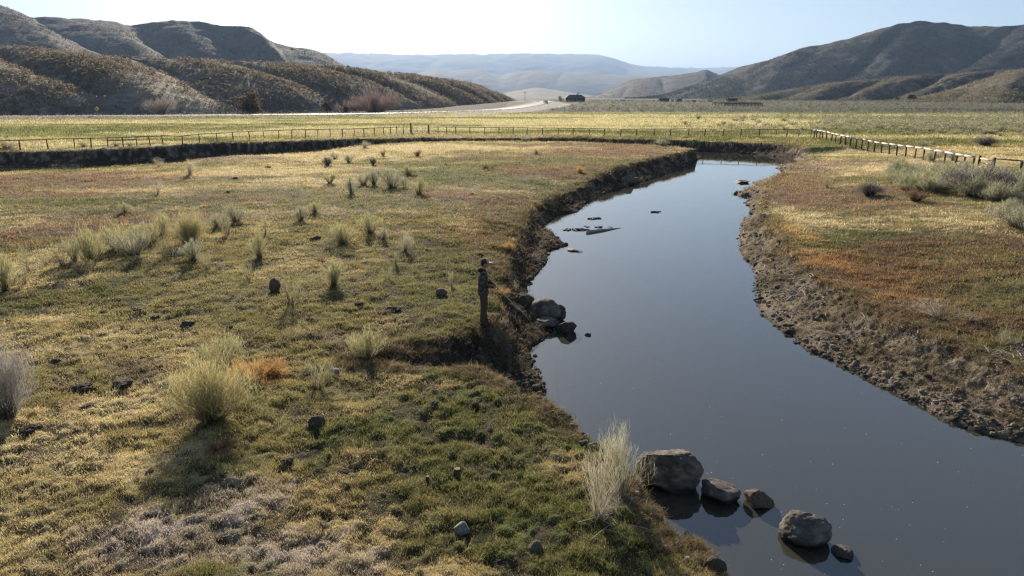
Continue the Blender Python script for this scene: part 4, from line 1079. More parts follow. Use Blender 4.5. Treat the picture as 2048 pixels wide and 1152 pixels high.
cx_, cy_, _ = V(1091.5, 207.5, 400); cz_ = gz(cx_, cy_) + .13
car = empty("parked_suv", (cx_, cy_, cz_), R(8)); car.name = "oncoming_car"; tag(car, "white car coming round the bend of the distant road", "car")
m = MB()
prof_ = [(-2.3, .35), (2.3, .35), (2.35, .75), (2.2, .98), (1.2, 1.08), (.5, 1.62), (-1.9, 1.66), (-2.3, 1.1)]
def extr(m, prof, w_):
    n = len(prof); vs_ = [(-w_ / 2, -a, b) for a, b in prof] + [(w_ / 2, -a, b) for a, b in prof]
    m.add(vs_, [tuple(range(n)), tuple(range(2 * n - 1, n - 1, -1))] + [(i, i + n, (i + 1) % n + n, (i + 1) % n) for i in range(n)])
extr(m, prof_, 1.85); m.build("body", M_white, car)
m = MB(); extr(m, [(1.14, 1.11), (.56, 1.56), (.60, 1.585), (1.19, 1.12)], 1.55); m.build("windscreen", M_glass, car)
for sx in (-1, 1):
    m = MB(); m.box((sx * .94, .6, 1.34), (.02, 2.0, .38)); m.build("side_window", M_glass, car)
    m = MB(); m.box((sx * .65, -2.36, .82), (.38, .04, .2)); m.build("headlight", M_metal, car)
    for yy in (-1.45, 1.45):
        m = MB(); m.tube([(sx * .72, yy, .34), (sx * .96, yy, .34)], .34, 16); wh = m.build("wheel", M_rubber, car)
        m = MB(); m.tube([(sx * .95, yy, .34), (sx * .975, yy, .34)], .19, 12); m.build("rim", M_metal, wh)

def shed(px, py, D, w_, d_, h_, mat, label, name="shed", roofm=None, rz=0.1):
    x, y, _ = V(px, py, D); z = gz(x, y)
    r_ = empty(name, (x, y, z - .05), rz); tag(r_, label, "shed" if name == "shed" else name.replace("_", " "), "ranch yard buildings and gear")
    m = MB(); m.box((0, 0, h_ / 2), (w_, d_, h_)); m.build("wall", mat, r_)
    m = MB(); e = .2
    m.add([(-w_ / 2 - e, -d_ / 2 - e, h_), (w_ / 2 + e, -d_ / 2 - e, h_), (w_ / 2 + e, d_ / 2 + e, h_), (-w_ / 2 - e, d_ / 2 + e, h_), (-w_ / 2 - e, 0, h_ + d_ * .22), (w_ / 2 + e, 0, h_ + d_ * .22)], [(0, 1, 5, 4), (2, 3, 4, 5), (0, 4, 3), (1, 2, 5), (3, 2, 1, 0)])
    m.build("roof", roofm or mat, r_)
    m = MB(); m.box((w_ * .2, -d_ / 2 - .03, h_ * .42), (w_ * .18, .05, h_ * .8)); m.build("door", M_dark, r_)
shed(1343, 208.5, 500, 2.4, 3, 1.7, M_white, "small white shed, left one of the ranch yard")
shed(1351, 208.5, 512, 2.2, 3, 2.0, M_white, "white trailer shaped box right next to the small white shed", "livestock_trailer")
shed(1358, 208.5, 505, 3.0, 3, 1.4, M_dark, "dark low shed right of the white boxes in the ranch yard")
shed(1330, 208.5, 520, 9, 4, 1.4, M_dark, "long low dark open shed at the left of the ranch yard", roofm=M_dark)
shed(1375, 209.2, 500, 2.4, 2, .9, M_white, "low white tank box in the middle of the ranch yard", "water_tank")
shed(1387, 209.5, 500, 2.0, 2, .9, M_roof, "low tan crate in the middle of the ranch yard", "feed_crate")
shed(1418, 210, 480, 3.0, 3, 1.0, M_railtop, "low pale hut at the foot of the tall thin pole")
shed(1245, 206, 560, 4.0, 3, .9, M_white, "low white hut far behind the sagebrush, right of the ranch house")
shed(1463, 209, 520, 7.0, 4, 1.6, M_dark, "low dark barn at the left end of the corral")
fence("corral_fence", [(1450 + i * 7.5, 213 + .05 * i) for i in range(11)], "dark plank corral fence right of the ranch yard", "far fences", M_post, post_r=.16, rails=(.35, .6, .85, 1.0), rail_r=.11, height=1.6)
fence("corral_fence", [(1425 + i * 6, 210 + .0 * i) for i in range(17)], "back row of dark corral rails behind the plank corral fence", "far fences", M_post, post_r=.16, rails=(.45, .75, 1.0), rail_r=.12, height=1.7)

# ------------------------------------------------------------------ rocks
M_rock = noise_mat("river_boulder", (.10, .085, .068), (.20, .17, .138), 3.2, .9, 1.0, detail=9)
def grain(m, sc1=1.3, sc2=45):
    t = m.node_tree; b = t.nodes["Principled BSDF"]; src = b.inputs["Base Color"].links[0].from_socket
    tc_ = t.nodes.new("ShaderNodeTexCoord"); mul = None
    for s_, lo, hi in ((sc1, .55, 1.35), (sc2, .7, 1.3)):
        n_ = t.nodes.new("ShaderNodeTexNoise"); n_.inputs["Scale"].default_value = s_; n_.inputs["Detail"].default_value = 5
        mr_ = t.nodes.new("ShaderNodeMapRange"); mr_.inputs[1].default_value = .3; mr_.inputs[2].default_value = .7; mr_.inputs[3].default_value = lo; mr_.inputs[4].default_value = hi
        t.links.new(tc_.outputs["Object"], n_.inputs["Vector"]); t.links.new(n_.outputs["Fac"], mr_.inputs[0])
        vm_ = t.nodes.new("ShaderNodeVectorMath"); vm_.operation = 'SCALE'; t.links.new(src, vm_.inputs[0]); t.links.new(mr_.outputs[0], vm_.inputs["Scale"]); src = vm_.outputs[0]
    t.links.new(src, b.inputs["Base Color"])
grain(M_rock)
def wet_band(m):
    t = m.node_tree; b = t.nodes["Principled BSDF"]; src = b.inputs["Base Color"].links[0].from_socket
    g_ = t.nodes.new("ShaderNodeNewGeometry"); sp = t.nodes.new("ShaderNodeSeparateXYZ"); mr = t.nodes.new("ShaderNodeMapRange")
    nz = t.nodes.new("ShaderNodeTexNoise"); nz.inputs["Scale"].default_value = 4; ad = t.nodes.new("ShaderNodeMath"); ad.operation = 'MULTIPLY_ADD'
    t.links.new(g_.outputs["Position"], sp.inputs[0]); t.links.new(g_.outputs["Position"], nz.inputs["Vector"])
    t.links.new(nz.outputs["Fac"], ad.inputs[0]); ad.inputs[1].default_value = -.16; t.links.new(sp.outputs["Z"], ad.inputs[2])
    mr.inputs[1].default_value = -1.50; mr.inputs[2].default_value = -1.42; mr.inputs[3].default_value = .28; mr.inputs[4].default_value = 1.0
    t.links.new(ad.outputs[0], mr.inputs[0])
    vm = t.nodes.new("ShaderNodeVectorMath"); vm.operation = 'SCALE'
    t.links.new(src, vm.inputs[0]); t.links.new(mr.outputs[0], vm.inputs["Scale"]); t.links.new(vm.outputs[0], b.inputs["Base Color"])
wet_band(M_rock)
M_rockd = noise_mat("dark_river_boulder", (.04, .034, .028), (.10, .088, .072), 4.0, .8, .6, detail=9)
M_rockb = noise_mat("brown_rock", (.08, .058, .042), (.17, .13, .095), 6.0, .9, .6, detail=9)
M_clod = noise_mat("dark_earth", (.045, .035, .026), (.13, .10, .072), 14, .95, .9, detail=9)
M_pale = noise_mat("lichen_rock", (.10, .09, .08), (.36, .34, .31), 14, .9, .6, detail=9)
import bmesh
from mathutils import noise as mnoise
def rock_mesh(name, mat, seed, sub=5, rough=.16, cuts=7, fine=.05, freq=1.3):
    rd_ = random.Random(seed)
    bm = bmesh.new(); bmesh.ops.create_icosphere(bm, subdivisions=sub, radius=1.0)
    planes = []
    for _ in range(cuts):
        n_ = Vector((rd_.gauss(0, 1), rd_.gauss(0, 1), rd_.gauss(0, .8))).normalized(); planes.append((n_, rd_.uniform(.60, .82)))
    off = Vector((seed * 3.1, seed * 1.7, 0))
    for v in bm.verts:
        p = v.co.copy()
        p *= 1 + rough * mnoise.fractal(p * freq + off, 1.0, 2.0, 4)
        for n_, d_ in planes:
            k = p.dot(n_) - d_
            if k > 0: p -= n_ * k * .97
        c_ = mnoise.fractal(p * 5 + off, 1.0, 2.1, 5)
        r2 = 1 - abs(mnoise.noise(p * 3.1 + off * 2)) * 2
        p *= 1 + fine * c_ + fine * .8 * max(0, r2 - .6) + fine * .5 * mnoise.fractal(p * 14 + off, .8, 2.1, 3)
        v.co = p
    me = bpy.data.meshes.new(name); bm.to_mesh(me); bm.free()
    me.polygons.foreach_set("use_smooth", np.ones(len(me.polygons), dtype=bool)); me.materials.append(mat)
    return me
def rock(px, py, wpx, hk, mat, label, seed, name="boulder", group=None, z=None, sink=.3, dk=.9, rz=None, sub=5, cuts=7, cat=None, rough=.16, tilt=0.0, fine=.05):
    if z is None: x, y, z = G(px, py)
    else: x, y = U(px, py, z)
    dist = math.sqrt(x * x + y * y + (CAM_H - z) ** 2); Wd = wpx * dist / FPX
    o = link(name, rock_mesh(name, mat, seed, sub, rough, cuts, fine))
    hx_ = Wd / 2 * 1.12
    o.scale = (hx_, hx_ * dk, hx_ * hk); o.rotation_euler = (0, tilt, rz if rz is not None else random.uniform(-.3, .3))
    o.location = (x, y, z + hx_ * hk * (1 - 2 * sink) * .8)
    return tag(o, label, cat or ("boulder" if name == "boulder" else "rock"), group)
gb_ = "boulders standing in the river"
rock(1341, 964, 116, .74, M_rock, "largest angular grey boulder in the river, farthest left of the foreground line", 3, z=ZW, sink=.22, dk=.85, group=gb_, sub=6, rough=.12, cuts=13)
rock(1440, 993, 62, .70, M_rock, "medium boulder right next to the largest river boulder", 8, z=ZW, sink=.25, group=gb_, rough=.2)
rock(1516, 1008, 50, .66, M_rockb, "small dark boulder, third along the foreground river line", 12, z=ZW, sink=.28, group=gb_, rough=.22)
rock(1606, 1072, 86, .66, M_rock, "blocky pale topped boulder, fourth along the foreground river line", 17, z=ZW, sink=.22, dk=.8, group=gb_, rough=.18, cuts=10)
rock(1685, 1105, 30, .6, M_rockd, "tiny half sunk rock ending the foreground river line", 21, z=ZW, sink=.4, dk=1.3, group=gb_)
rock(1090, 632, 62, .70, M_rock, "biggest smooth grey boulder at the waterline below the person", 31, z=ZW + .1, sink=.22, group=gb_, rough=.10, cuts=4, fine=.03)
rock(1108, 634, 44, .8, M_rockd, "dark boulder tucked behind the smooth grey waterline boulder", 34, z=ZW + .05, sink=.25, group=gb_)
rock(1092, 655, 52, .5, M_rock, "long wedge shaped boulder in front of the smooth grey boulder", 37, z=ZW, sink=.2, rz=-.3, dk=.8, group=gb_, rough=.1, fine=.03)
rock(1132, 664, 40, .72, M_rockd, "dark rounded boulder ending the group below the person", 41, z=ZW, sink=.25, group=gb_)
rock(1176, 670, 13, .5, M_rockd, "tiny dark rock alone in open water right of the boulder group", 44, z=ZW, sink=.3, group=gb_, sub=3)
rock(1050, 612, 40, .75, M_clod, "eroded earth block on the bank left of the smooth boulder", 47, name="earth_block", cat="earth block", z=-1.15, sink=.25, rough=.3)
rock(1256, 366, 24, .75, M_rock, "pale boulder set in the far left bank", 51, group="boulders in the left bank", z=-1.35, sink=.2)
rock(1272, 364, 18, .6, M_rock, "smaller pale boulder right of the boulder set in the far left bank", 52, group="boulders in the left bank", z=-1.4, sink=.2)
gm = "stones and dark clods in the meadow"
rock(549, 582, 22, 1.2, M_rockb, "upright brown rock in the meadow beside a sparse bush", 61, "rock", gm, sink=.12, sub=4, dk=.7)
rock(637, 852, 32, .75, M_clod, "dark wedge rock in the grass below the see-through bush", 62, "rock", gm, sink=.15, sub=4, dk=.7, cuts=10)
rock(924, 1062, 30, .85, M_pale, "white speckled rock near the bottom of the photo", 63, "rock", gm, sink=.2, sub=4)
rock(1072, 1100, 26, .8, M_rockb, "brown stone near the bottom, right of the white speckled rock", 64, "rock", gm, sink=.2, sub=4)
rock(880, 590, 24, .7, M_rockb, "flat brown stone just left of the person", 65, "rock", gm, sink=.2, sub=4)
rock(670, 745, 22, .6, M_pale, "grey stone right of the orange grass hump", 66, "rock", gm, sink=.25, sub=4)
rock(1345, 1052, 30, .8, M_clod, "dark earth lump at the bank foot below the pale wispy bush", 67, "earth_block", None, cat="earth block", sink=.3, sub=4)
rock(1432, 1138, 34, 1.0, M_clod, "dark earth lump at the very bottom of the left bank", 68, "earth_block", None, cat="earth block", sink=.3, sub=4)
for nm_, px, py, w_, lab in [("tree_stump", 914, 950, 15, "dark square cut stump in the foreground grass"), ("tree_stump", 855, 960, 9, "smaller cut stump with a pale top, left of the dark stump")]:
    x, y, z = G(px, py); d_ = math.hypot(x, y) * w_ / FPX / 2
    r_ = empty(nm_, (x, y, z)); tag(r_, lab, "stump", "cut stumps in the grass")
    m = MB(); m.tube([(0, 0, -.05), (.0, 0, d_ * 1.2), (.005, 0, d_ * 2.2)], [d_ * 1.1, d_, d_ * .95], 9, cap=False, jit=.1); m.build("bark", M_clod, r_)
    m = MB(); m.tube([(.005, 0, d_ * 2.1), (.005, 0, d_ * 2.22)], d_ * .93, 9); m.build("cut_face", M_wood, r_)
CLODS = [(165, 778, 58, "largest dark clod heap in the left foreground"), (176, 815, 32, "round dark clod just below the largest clod heap"), (115, 724, 26, "small dark clod above and left of the largest clod heap"), (312, 637, 30, "dark clod in the straw left of the centre bushes"), (207, 626, 22, "small grey clod, leftmost of the row in mid straw"), (376, 650, 44, "wide low dark mound, rightmost of the row in mid straw"), (787, 620, 38, "dark mound in the green grass left of the person"), (718, 608, 26, "smaller dark mound left of the dark green grass mound"), (490, 720, 12, "dark lump behind the orange grass hump"), (715, 590, 20, "tiny mound above the smaller dark mound"), (630, 478, 32, "flat dark clod left of the leafy yellow tipped bush"), (868, 808, 26, "low dark clod in the terrace grass"), (950, 808, 20, "low clod right of the dark terrace clod"), (300, 945, 22, "grey clod in the shadow of the largest bush"), (575, 922, 30, "crumbly clod in the pale dead grass"), (1060, 1094, 10, "pebble sized clod beside the brown bottom stone"), (1000, 1122, 14, "small clod at the bottom between the two stones"), (1170, 1052, 22, "dark clod at the foot of the wispy bank bush"), (690, 945, 34, "grey crumbly clod in the middle foreground"), (945, 388, 8, "tiny clod near the far rust patches"), (470, 357, 14, "clod on the far straw ground"), (537, 336, 16, "clod near the pink strip"), (455, 385, 12, "clod right of the pale twiggy bush"), (892, 330, 8, "tiny clod on the far green patch"), (1012, 352, 8, "tiny clod by the far rust strip"), (855, 500, 10, "clod right of the pale straw bush"), (735, 570, 16, "clod right of the straw tipped bush"), (250, 770, 60, "broad dark turf lump right of the largest clod heap"), (620, 640, 22, "grey clod below the sparse bush by the brown rock"), (460, 655, 20, "dark clod right of the wide low mound"), (60, 860, 50, "rubble heap under the grey left edge bush")]
for i, (px, py, w_, lab) in enumerate(CLODS):
    rock(px, py, w_ * (.62 if w_ < 40 else .5), .42, M_clod, lab, 100 + i, "earth_clod", gm, sink=.28, sub=4, rough=.5, cuts=2, cat="clod", fine=.16)

# ------------------------------------------------------------------ mud islets, driftwood, debris, foam
M_mud = noise_mat("wet_mud", (.06, .05, .04), (.16, .13, .10), 2.5, .7, .8, detail=9)
for i, (px, py, w_, dk_, lab) in enumerate([(1485, 365.5, 26, .5, "low mud islet at the river bend, detached from the right bank"), (1145, 501, 20, .8, "dark mud lump off the tip of the mud spit"), (1176, 461.5, 1, 1, None)]):
    if lab: rock(px, py, w_, .22, M_mud, lab, 200 + i, "mud_islet", None, z=ZW, sink=.3, dk=dk_ * 1.6, sub=4, rough=.4, cat="mud islet")
M_drift = noise_mat("bleached_wood", (.30, .25, .21), (.5, .44, .38), 8, .8, .5)
def at(px, py, z=ZW): 
    x, y = U(px, py, z); return Vector((x, y, z))
p0, p1 = at(1174, 466), at(1242, 456)
m = MB(); m.tube([p0 + Vector((0, 0, .03)), p0 * .6 + p1 * .4 + Vector((0, 0, .05)), p1 + Vector((0, 0, -.01))], [.11, .075, .03], 10, jit=.12)
lg = m.build("driftwood_log", M_drift, smooth=True); tag(lg, "long bleached log floating in the river near the mud spit", "log")
def sticks(pts, label, name, cat, r0=.03, n=14, seed=1, spread=.6, mat=None, zz=ZW, L0=.8):
    rd_ = random.Random(seed); m = MB()
    for _ in range(n):
        px, py = rd_.choice(pts); c_ = at(px, py, zz) if zz is not None else Vector(G(px, py))
        c_ = c_ + Vector((rd_.gauss(0, spread), rd_.gauss(0, spread), rd_.uniform(0, .03)))
        if zz is None: c_.z = gz(c_.x, c_.y) + rd_.uniform(.0, .05)
        a_ = rd_.uniform(0, 3.14); L_ = L0 * rd_.uniform(.3, 1)
        d_ = Vector((math.cos(a_), math.sin(a_), rd_.uniform(-.05, .15))) * L_ / 2
        m.tube([c_ - d_, c_ + Vector((rd_.uniform(-.1, .1), rd_.uniform(-.1, .1), .04)) * L_, c_ + d_], [r0, r0 * .8, r0 * .4], 5)
    return tag(m.build(name, mat or M_mud), label, cat, kind='stuff' if name in ('dead_stalks', 'fallen_sticks', 'floating_twigs', 'floating_debris') else None)
sticks([(1130 + i * 4, 459.5) for i in range(11)], "line of dark floating twigs left of the bleached log", "floating_twigs", "driftwood", .028, 36, 5, .10, L0=.8)
sticks([(1175, 453), (1187, 454), (1200, 455), (1210, 454)], "dark snagged twigs just behind the bleached log", "floating_twigs", "driftwood", .03, 8, 6, .15, L0=.7)
sticks([(1192, 437)], "small raft of dark debris farther up from the bleached log", "floating_debris", "driftwood", .04, 8, 7, .18, L0=.9)
sticks([(1312, 424)], "dark twig tip sticking out of mid river", "snagged_twig", "driftwood", .05, 4, 8, .08, L0=.8)
sticks([(1157, 503)], "bent thin stalk standing in the water off the mud spit", "bent_stalk", "stalk", .015, 4, 9, .12, L0=.7)
sticks([(1082, 680)], "pair of thin sticks poking from the bank below the boulders", "bank_sticks", "sticks", .015, 3, 10, .04, L0=.5)
sticks([(1590, 560), (1600, 545), (1580, 575), (1610, 570), (1600, 590)], "pile of bleached twisted stalks on the right mud bank below the orange grass", "dead_stalks", "dead stalks", .022, 70, 11, .55, M_drift, None, .75)
sticks([(2015, 705), (2030, 690), (2020, 725)], "bleached curved stalks near the right edge of the mud bank", "dead_stalks", "dead stalks", .014, 40, 12, .3, M_drift, None, .6)
sticks([(1720, 610), (1690, 640), (1740, 660), (1660, 600)], "few scattered bleached stalks in the middle of the right mud bank", "dead_stalks", "dead stalks", .014, 26, 13, .7, M_drift, None, .6)
sticks([(1230, 1030), (1260, 1010), (1200, 1055)], "dry grey sticks lying at the foot of the pale bank bushes", "fallen_sticks", "sticks", .006, 40, 14, .18, M_drift, None, .55)
sticks([(1960, 827)], "thin branch lying at the right waterline", "fallen_branch", "branch", .018, 3, 15, .1, M_drift, -1.42, 1.6)
g = np.random.default_rng(55); pts = []
while len(pts) < 130:
    px, py = g.uniform(1090, 2048), g.uniform(640, 1150)
    x, y = U(px, py, ZW)
    pts.append((x, y))
pts = np.array(pts); d_ = poly_sd(pts[:, 0], pts[:, 1], W_poly); pts = pts[d_ < -.5]
fv, ff = [], []
for (x, y) in pts:
    r_ = abs(g.normal(0, .004)) + .004; n0 = len(fv); a0 = g.uniform(0, 6.28)
    for k in range(5): fv.append((x + r_ * 1.3 * math.cos(a0 + k * 1.257), y + r_ * math.sin(a0 + k * 1.257), ZW + .004))
    ff.append(tuple(range(n0, n0 + 5)))
me = bpy.data.meshes.new("foam_flecks"); me.from_pydata(fv, [], ff); me.materials.append(M_white)
tag(link("foam_flecks", me), "tiny white foam flecks drifting on the dark water", "foam", kind="stuff")

# ------------------------------------------------------------------ loose stones and mud clods along the water
bm_ = bmesh.new(); bmesh.ops.create_icosphere(bm_, subdivisions=2, radius=1.0)
sv_ = np.array([v.co[:] for v in bm_.verts]); sf_ = np.array([[v.index for v in f.verts] for f in bm_.faces]); bm_.free()
g = np.random.default_rng(91); n_ = 90000
t_ = R(1) * g.uniform(-5, 49, n_); r_ = 8 * (110 / 8) ** g.uniform(0, 1, n_); x_ = r_ * np.sin(t_); y_ = r_ * np.cos(t_)
dT_ = -poly_sd(x_, y_, T_poly); m_ = dT_ > -.3; x_, y_, r_, dT_ = x_[m_], y_[m_], r_[m_], dT_[m_]
dW_ = poly_sd(x_, y_, W_poly); lim = np.exp(-np.maximum(dW_, 0) / .9) * .85 + .10
m_ = (dW_ > -.12) & (dT_ > -.3) & (g.uniform(0, 1, len(x_)) < lim) & (fbm(x_ / 1.1, y_ / 1.1, 93, 2) > .42)
x_, y_, r_, dW_ = x_[m_][:4200], y_[m_][:4200], r_[m_][:4200], dW_[m_][:4200]; n_ = len(x_)
z_ = np.maximum(lookup(x_, y_, Gz)[0], ZW - .03)
sz = np.minimum(.018 + np.abs(g.normal(0, .030, n_)), .12) * (r_ / 15) ** .45
rot = g.uniform(0, 6.283, n_); asp = g.uniform(.55, 1.0, n_)
P_ = sv_[None] * (1 + g.normal(0, .16, (n_, len(sv_), 1)))
X_ = P_[..., 0] * sz[:, None]; Y_ = P_[..., 1] * (sz * asp)[:, None]; Z_ = P_[..., 2] * (sz * .6)[:, None]
co_ = np.stack([x_[:, None] + X_ * np.cos(rot)[:, None] - Y_ * np.sin(rot)[:, None], y_[:, None] + X_ * np.sin(rot)[:, None] + Y_ * np.cos(rot)[:, None], z_[:, None] + Z_ + (sz * .15)[:, None]], -1).reshape(-1, 3)
fc_ = (sf_[None] + (np.arange(n_) * len(sv_))[:, None, None]).reshape(-1, 3)
cc_ = np.array([.20, .165, .125])[None] * g.uniform(.35, 1.5, (n_, 1)) * np.where(dW_ < .08, .5, 1)[:, None]
st_ = link("gravel", np_mesh("gravel", co_, fc_, np.repeat(cc_, len(sv_), axis=0), True, M_ground))
tag(st_, "small stones and mud clods along the waterline", "gravel", kind="stuff")

# ------------------------------------------------------------------ person
def ell(m, c, r, n=14, k=10):
    vs = []; fs = []
    for i in range(k + 1):
        t = math.pi * i / k
        for j in range(n):
            p = 2 * math.pi * j / n; vs.append((c[0] + r[0] * math.sin(t) * math.cos(p), c[1] + r[1] * math.sin(t) * math.sin(p), c[2] + r[2] * math.cos(t)))
    for i in range(k):
        for j in range(n): fs.append((i * n + j, (i + 1) * n + j, (i + 1) * n + (j + 1) % n, i * n + (j + 1) % n))
    m.add(vs, fs)
def skin_raw(verts, edges, radii, root=0, sub=1):
    """tapered limbs with round joints, to be fused into one skin; radii may be (depth x, width y)"""
    m_ = MB()
    def rr_(i): return radii[i] if hasattr(radii[i], '__len__') else (radii[i], radii[i])
    for i, v in enumerate(verts):
        r_ = rr_(i); ell(m_, v, (r_[0], r_[1], min(r_)), 12, 8)
    for a_, b_ in edges:
        A, B = Vector(verts[a_]), Vector(verts[b_]); ra, rb = rr_(a_), rr_(b_)
        L_ = (B - A).length
        st = max(2, int(L_ / .018))
        for k in range(1, st):
            f = k / st; p = A.lerp(B, f); r0 = ra[0] * (1 - f) + rb[0] * f; r1 = ra[1] * (1 - f) + rb[1] * f
            ell(m_, p, (r0, r1, min(r0, r1)), 12, 8)
    return m_.v, m_.f
def fuse(mb, name, mat, voxel):
    me = bpy.data.meshes.new("tmp"); me.from_pydata(mb.v, [], mb.f); o = bpy.data.objects.new("tmp", me); C.objects.link(o)
    md = o.modifiers.new("r", 'REMESH'); md.mode = 'VOXEL'; md.voxel_size = voxel; md.use_smooth_shade = True
    s_ = o.modifiers.new("sm", 'SMOOTH'); s_.factor = .5; s_.iterations = 2
    dg = bpy.context.evaluated_depsgraph_get(); m2 = bpy.data.meshes.new_from_object(o.evaluated_get(dg)); m2.name = name
    m2.materials.clear(); m2.materials.append(mat)
    bpy.data.objects.remove(o); bpy.data.meshes.remove(me)
    m2.polygons.foreach_set("use_smooth", np.ones(len(m2.polygons), dtype=bool))
    return m2
M_skin = noise_mat("skin", (.36, .20, .14), (.44, .26, .18), 8, .6, .05)
M_pants = noise_mat("brown_trousers", (.075, .05, .035), (.105, .075, .052), 12, .9, .4)
M_boot = noise_mat("brown_boot_leather", (.05, .03, .02), (.08, .05, .035), 15, .7, .3)
M_hair = noise_mat("short_brown_hair", (.03, .018, .01), (.06, .035, .02), 40, .7, .5)
M_cap = noise_mat("dark_cap_cloth", (.03, .022, .02), (.05, .038, .03), 30, .8, .2)
M_capw = noise_mat("white_cap_front", (.34, .33, .31), (.42, .41, .38), 20, .8, .1)
M_dk = noise_mat("dark_hood_lining", (.018, .018, .016), (.03, .03, .026), 20, .9, .2)
# camouflage
m_c, t_c, b_c = new_mat("camouflage_cloth")
tcc = t_c.nodes.new("ShaderNodeTexCoord"); v1 = t_c.nodes.new("ShaderNodeTexNoise"); v1.inputs["Scale"].default_value = 13; v1.inputs["Detail"].default_value = 2.5
rc = t_c.nodes.new("ShaderNodeValToRGB"); rc.color_ramp.interpolation = 'CONSTANT'
for e_, (p_, c_) in zip([rc.color_ramp.elements[0], rc.color_ramp.elements[1], rc.color_ramp.elements.new(.47), rc.color_ramp.elements.new(.55), rc.color_ramp.elements.new(.62)], [(0, (.03, .03, .022)), (.40, (.11, .10, .06)), (.47, (.065, .06, .035)), (.55, (.17, .15, .105)), (.62, (.05, .04, .028))]):
    e_.position = p_; e_.color = (*c_, 1)
t_c.links.new(tcc.outputs["Object"], v1.inputs["Vector"]); t_c.links.new(v1.outputs["Fac"], rc.inputs["Fac"]); t_c.links.new(rc.outputs["Color"], b_c.inputs["Base Color"])
b_c.inputs["Roughness"].default_value = .9

# joints, facing +X
HS, AN = .95, .09
legs = {}
for s in (-1, 1):
    fx = .05 if s > 0 else -.03
    legs[s] = [(0, s * .095, .93), (.02 + fx * .4, s * .10, .52), (-.01 + fx, s * .105, .09)]
hand = {}
bv = [(0, 0, .95), (-.01, 0, 1.12), (0, 0, 1.32), (.0, 0, 1.45), (.015, 0, 1.52), (.03, 0, 1.60)]
be = [(0, 1), (1, 2), (2, 3), (3, 4), (4, 5)]
brd = [(.11, .14), (.10, .13), (.11, .15), (.06, .09), (.055, .055), (.05, .05)]
for s in (-1, 1):
    n0 = len(bv)
    L = legs[s]
    bv += [L[0], L[1], (L[1][0] - .02, L[1][1], .36), L[2], (L[2][0] + .15, L[2][1] + s * .02, .045)]
    brd += [.085, .058, .058, .04, .035]
    be += [(0, n0), (n0, n0 + 1), (n0 + 1, n0 + 2), (n0 + 2, n0 + 3), (n0 + 3, n0 + 4)]
    n0 = len(bv)
    sh_, el_, wr = (0, s * .185, 1.42), (.03, s * .24, 1.15), (.25, s * .10 + .0, 1.10 if s > 0 else 1.06)
    bv += [sh_, el_, wr]; brd += [.055, .042, .028]
    be += [(3, n0), (n0, n0 + 1), (n0 + 1, n0 + 2)]
    hand[s] = (Vector(el_), Vector(wr))
body = MB()
vs_, fs_ = skin_raw(bv, be, brd, 0, 1); body.add(vs_, fs_)
HC = Vector((.045, 0, 1.68))
ell(body, HC, (.095, .075, .115)); ell(body, HC + Vector((.035, 0, -.055)), (.062, .052, .06))
ell(body, HC + Vector((.103, 0, -.012)), (.018, .012, .026), 8, 6)                       # nose
ell(body, HC + Vector((.085, 0, .02)), (.02, .05, .012), 8, 6)                            # brow
ell(body, HC + Vector((.090, 0, -.055)), (.014, .024, .008), 8, 6); ell(body, HC + Vector((.088, 0, -.068)), (.013, .021, .008), 8, 6)   # lips
ell(body, HC + Vector((.08, 0, -.095)), (.022, .024, .018), 8, 6)                         # chin
for s in (-1, 1):
    ell(body, HC + Vector((-.005, s * .077, -.01)), (.022, .010, .033), 8, 6)              # ears
    e_, w_ = hand[s]; d_ = (w_ - e_).normalized()
    pc = w_ + d_ * .045; ell(body, pc, (.045, .02, .032), 10, 8)
    side = Vector((0, 0, 1))
    for k in range(4):                                                                     # fingers curled round the rod
        ln = (.036, .041, .038, .030)[k]; b0 = w_ + d_ * .075 + side * (.024 - k * .016)
        inn = Vector((0, -s, 0))
        q1 = b0 + d_ * ln * .8 + inn * .010; q2 = q1 + inn * ln * .8 + d_ * .004; q3 = q2 - d_ * ln * .55 + inn * .004
        vs_, fs_ = skin_raw([b0 - d_ * .02, b0, q1, q2, q3], [(0, 1), (1, 2), (2, 3), (3, 4)], [.009, .009, .0085, .008, .007], 0, 1); body.add(vs_, fs_)
    t0 = w_ + d_ * .02 + side * .022; t1 = t0 + d_ * .03 + side * .012 + Vector((0, -s, 0)) * .02; t2 = t1 + d_ * .022 + Vector((0, -s, 0)) * .018 - side * .012
    vs_, fs_ = skin_raw([t0, t1, t2], [(0, 1), (1, 2)], [.012, .010, .008], 0, 1); body.add(vs_, fs_)
PX, PY, PZ = G(966, 647, -.15)
PX += .02
person = link("person", fuse(body, "person", M_skin, .007))
person.location = (PX, PY, PZ - .005); person.rotation_euler = (0, 0, R(4)); person.scale = (1.03,) * 3
tag(person, "standing person in camouflage jacket, brown trousers and cap holding a fishing rod", "person")
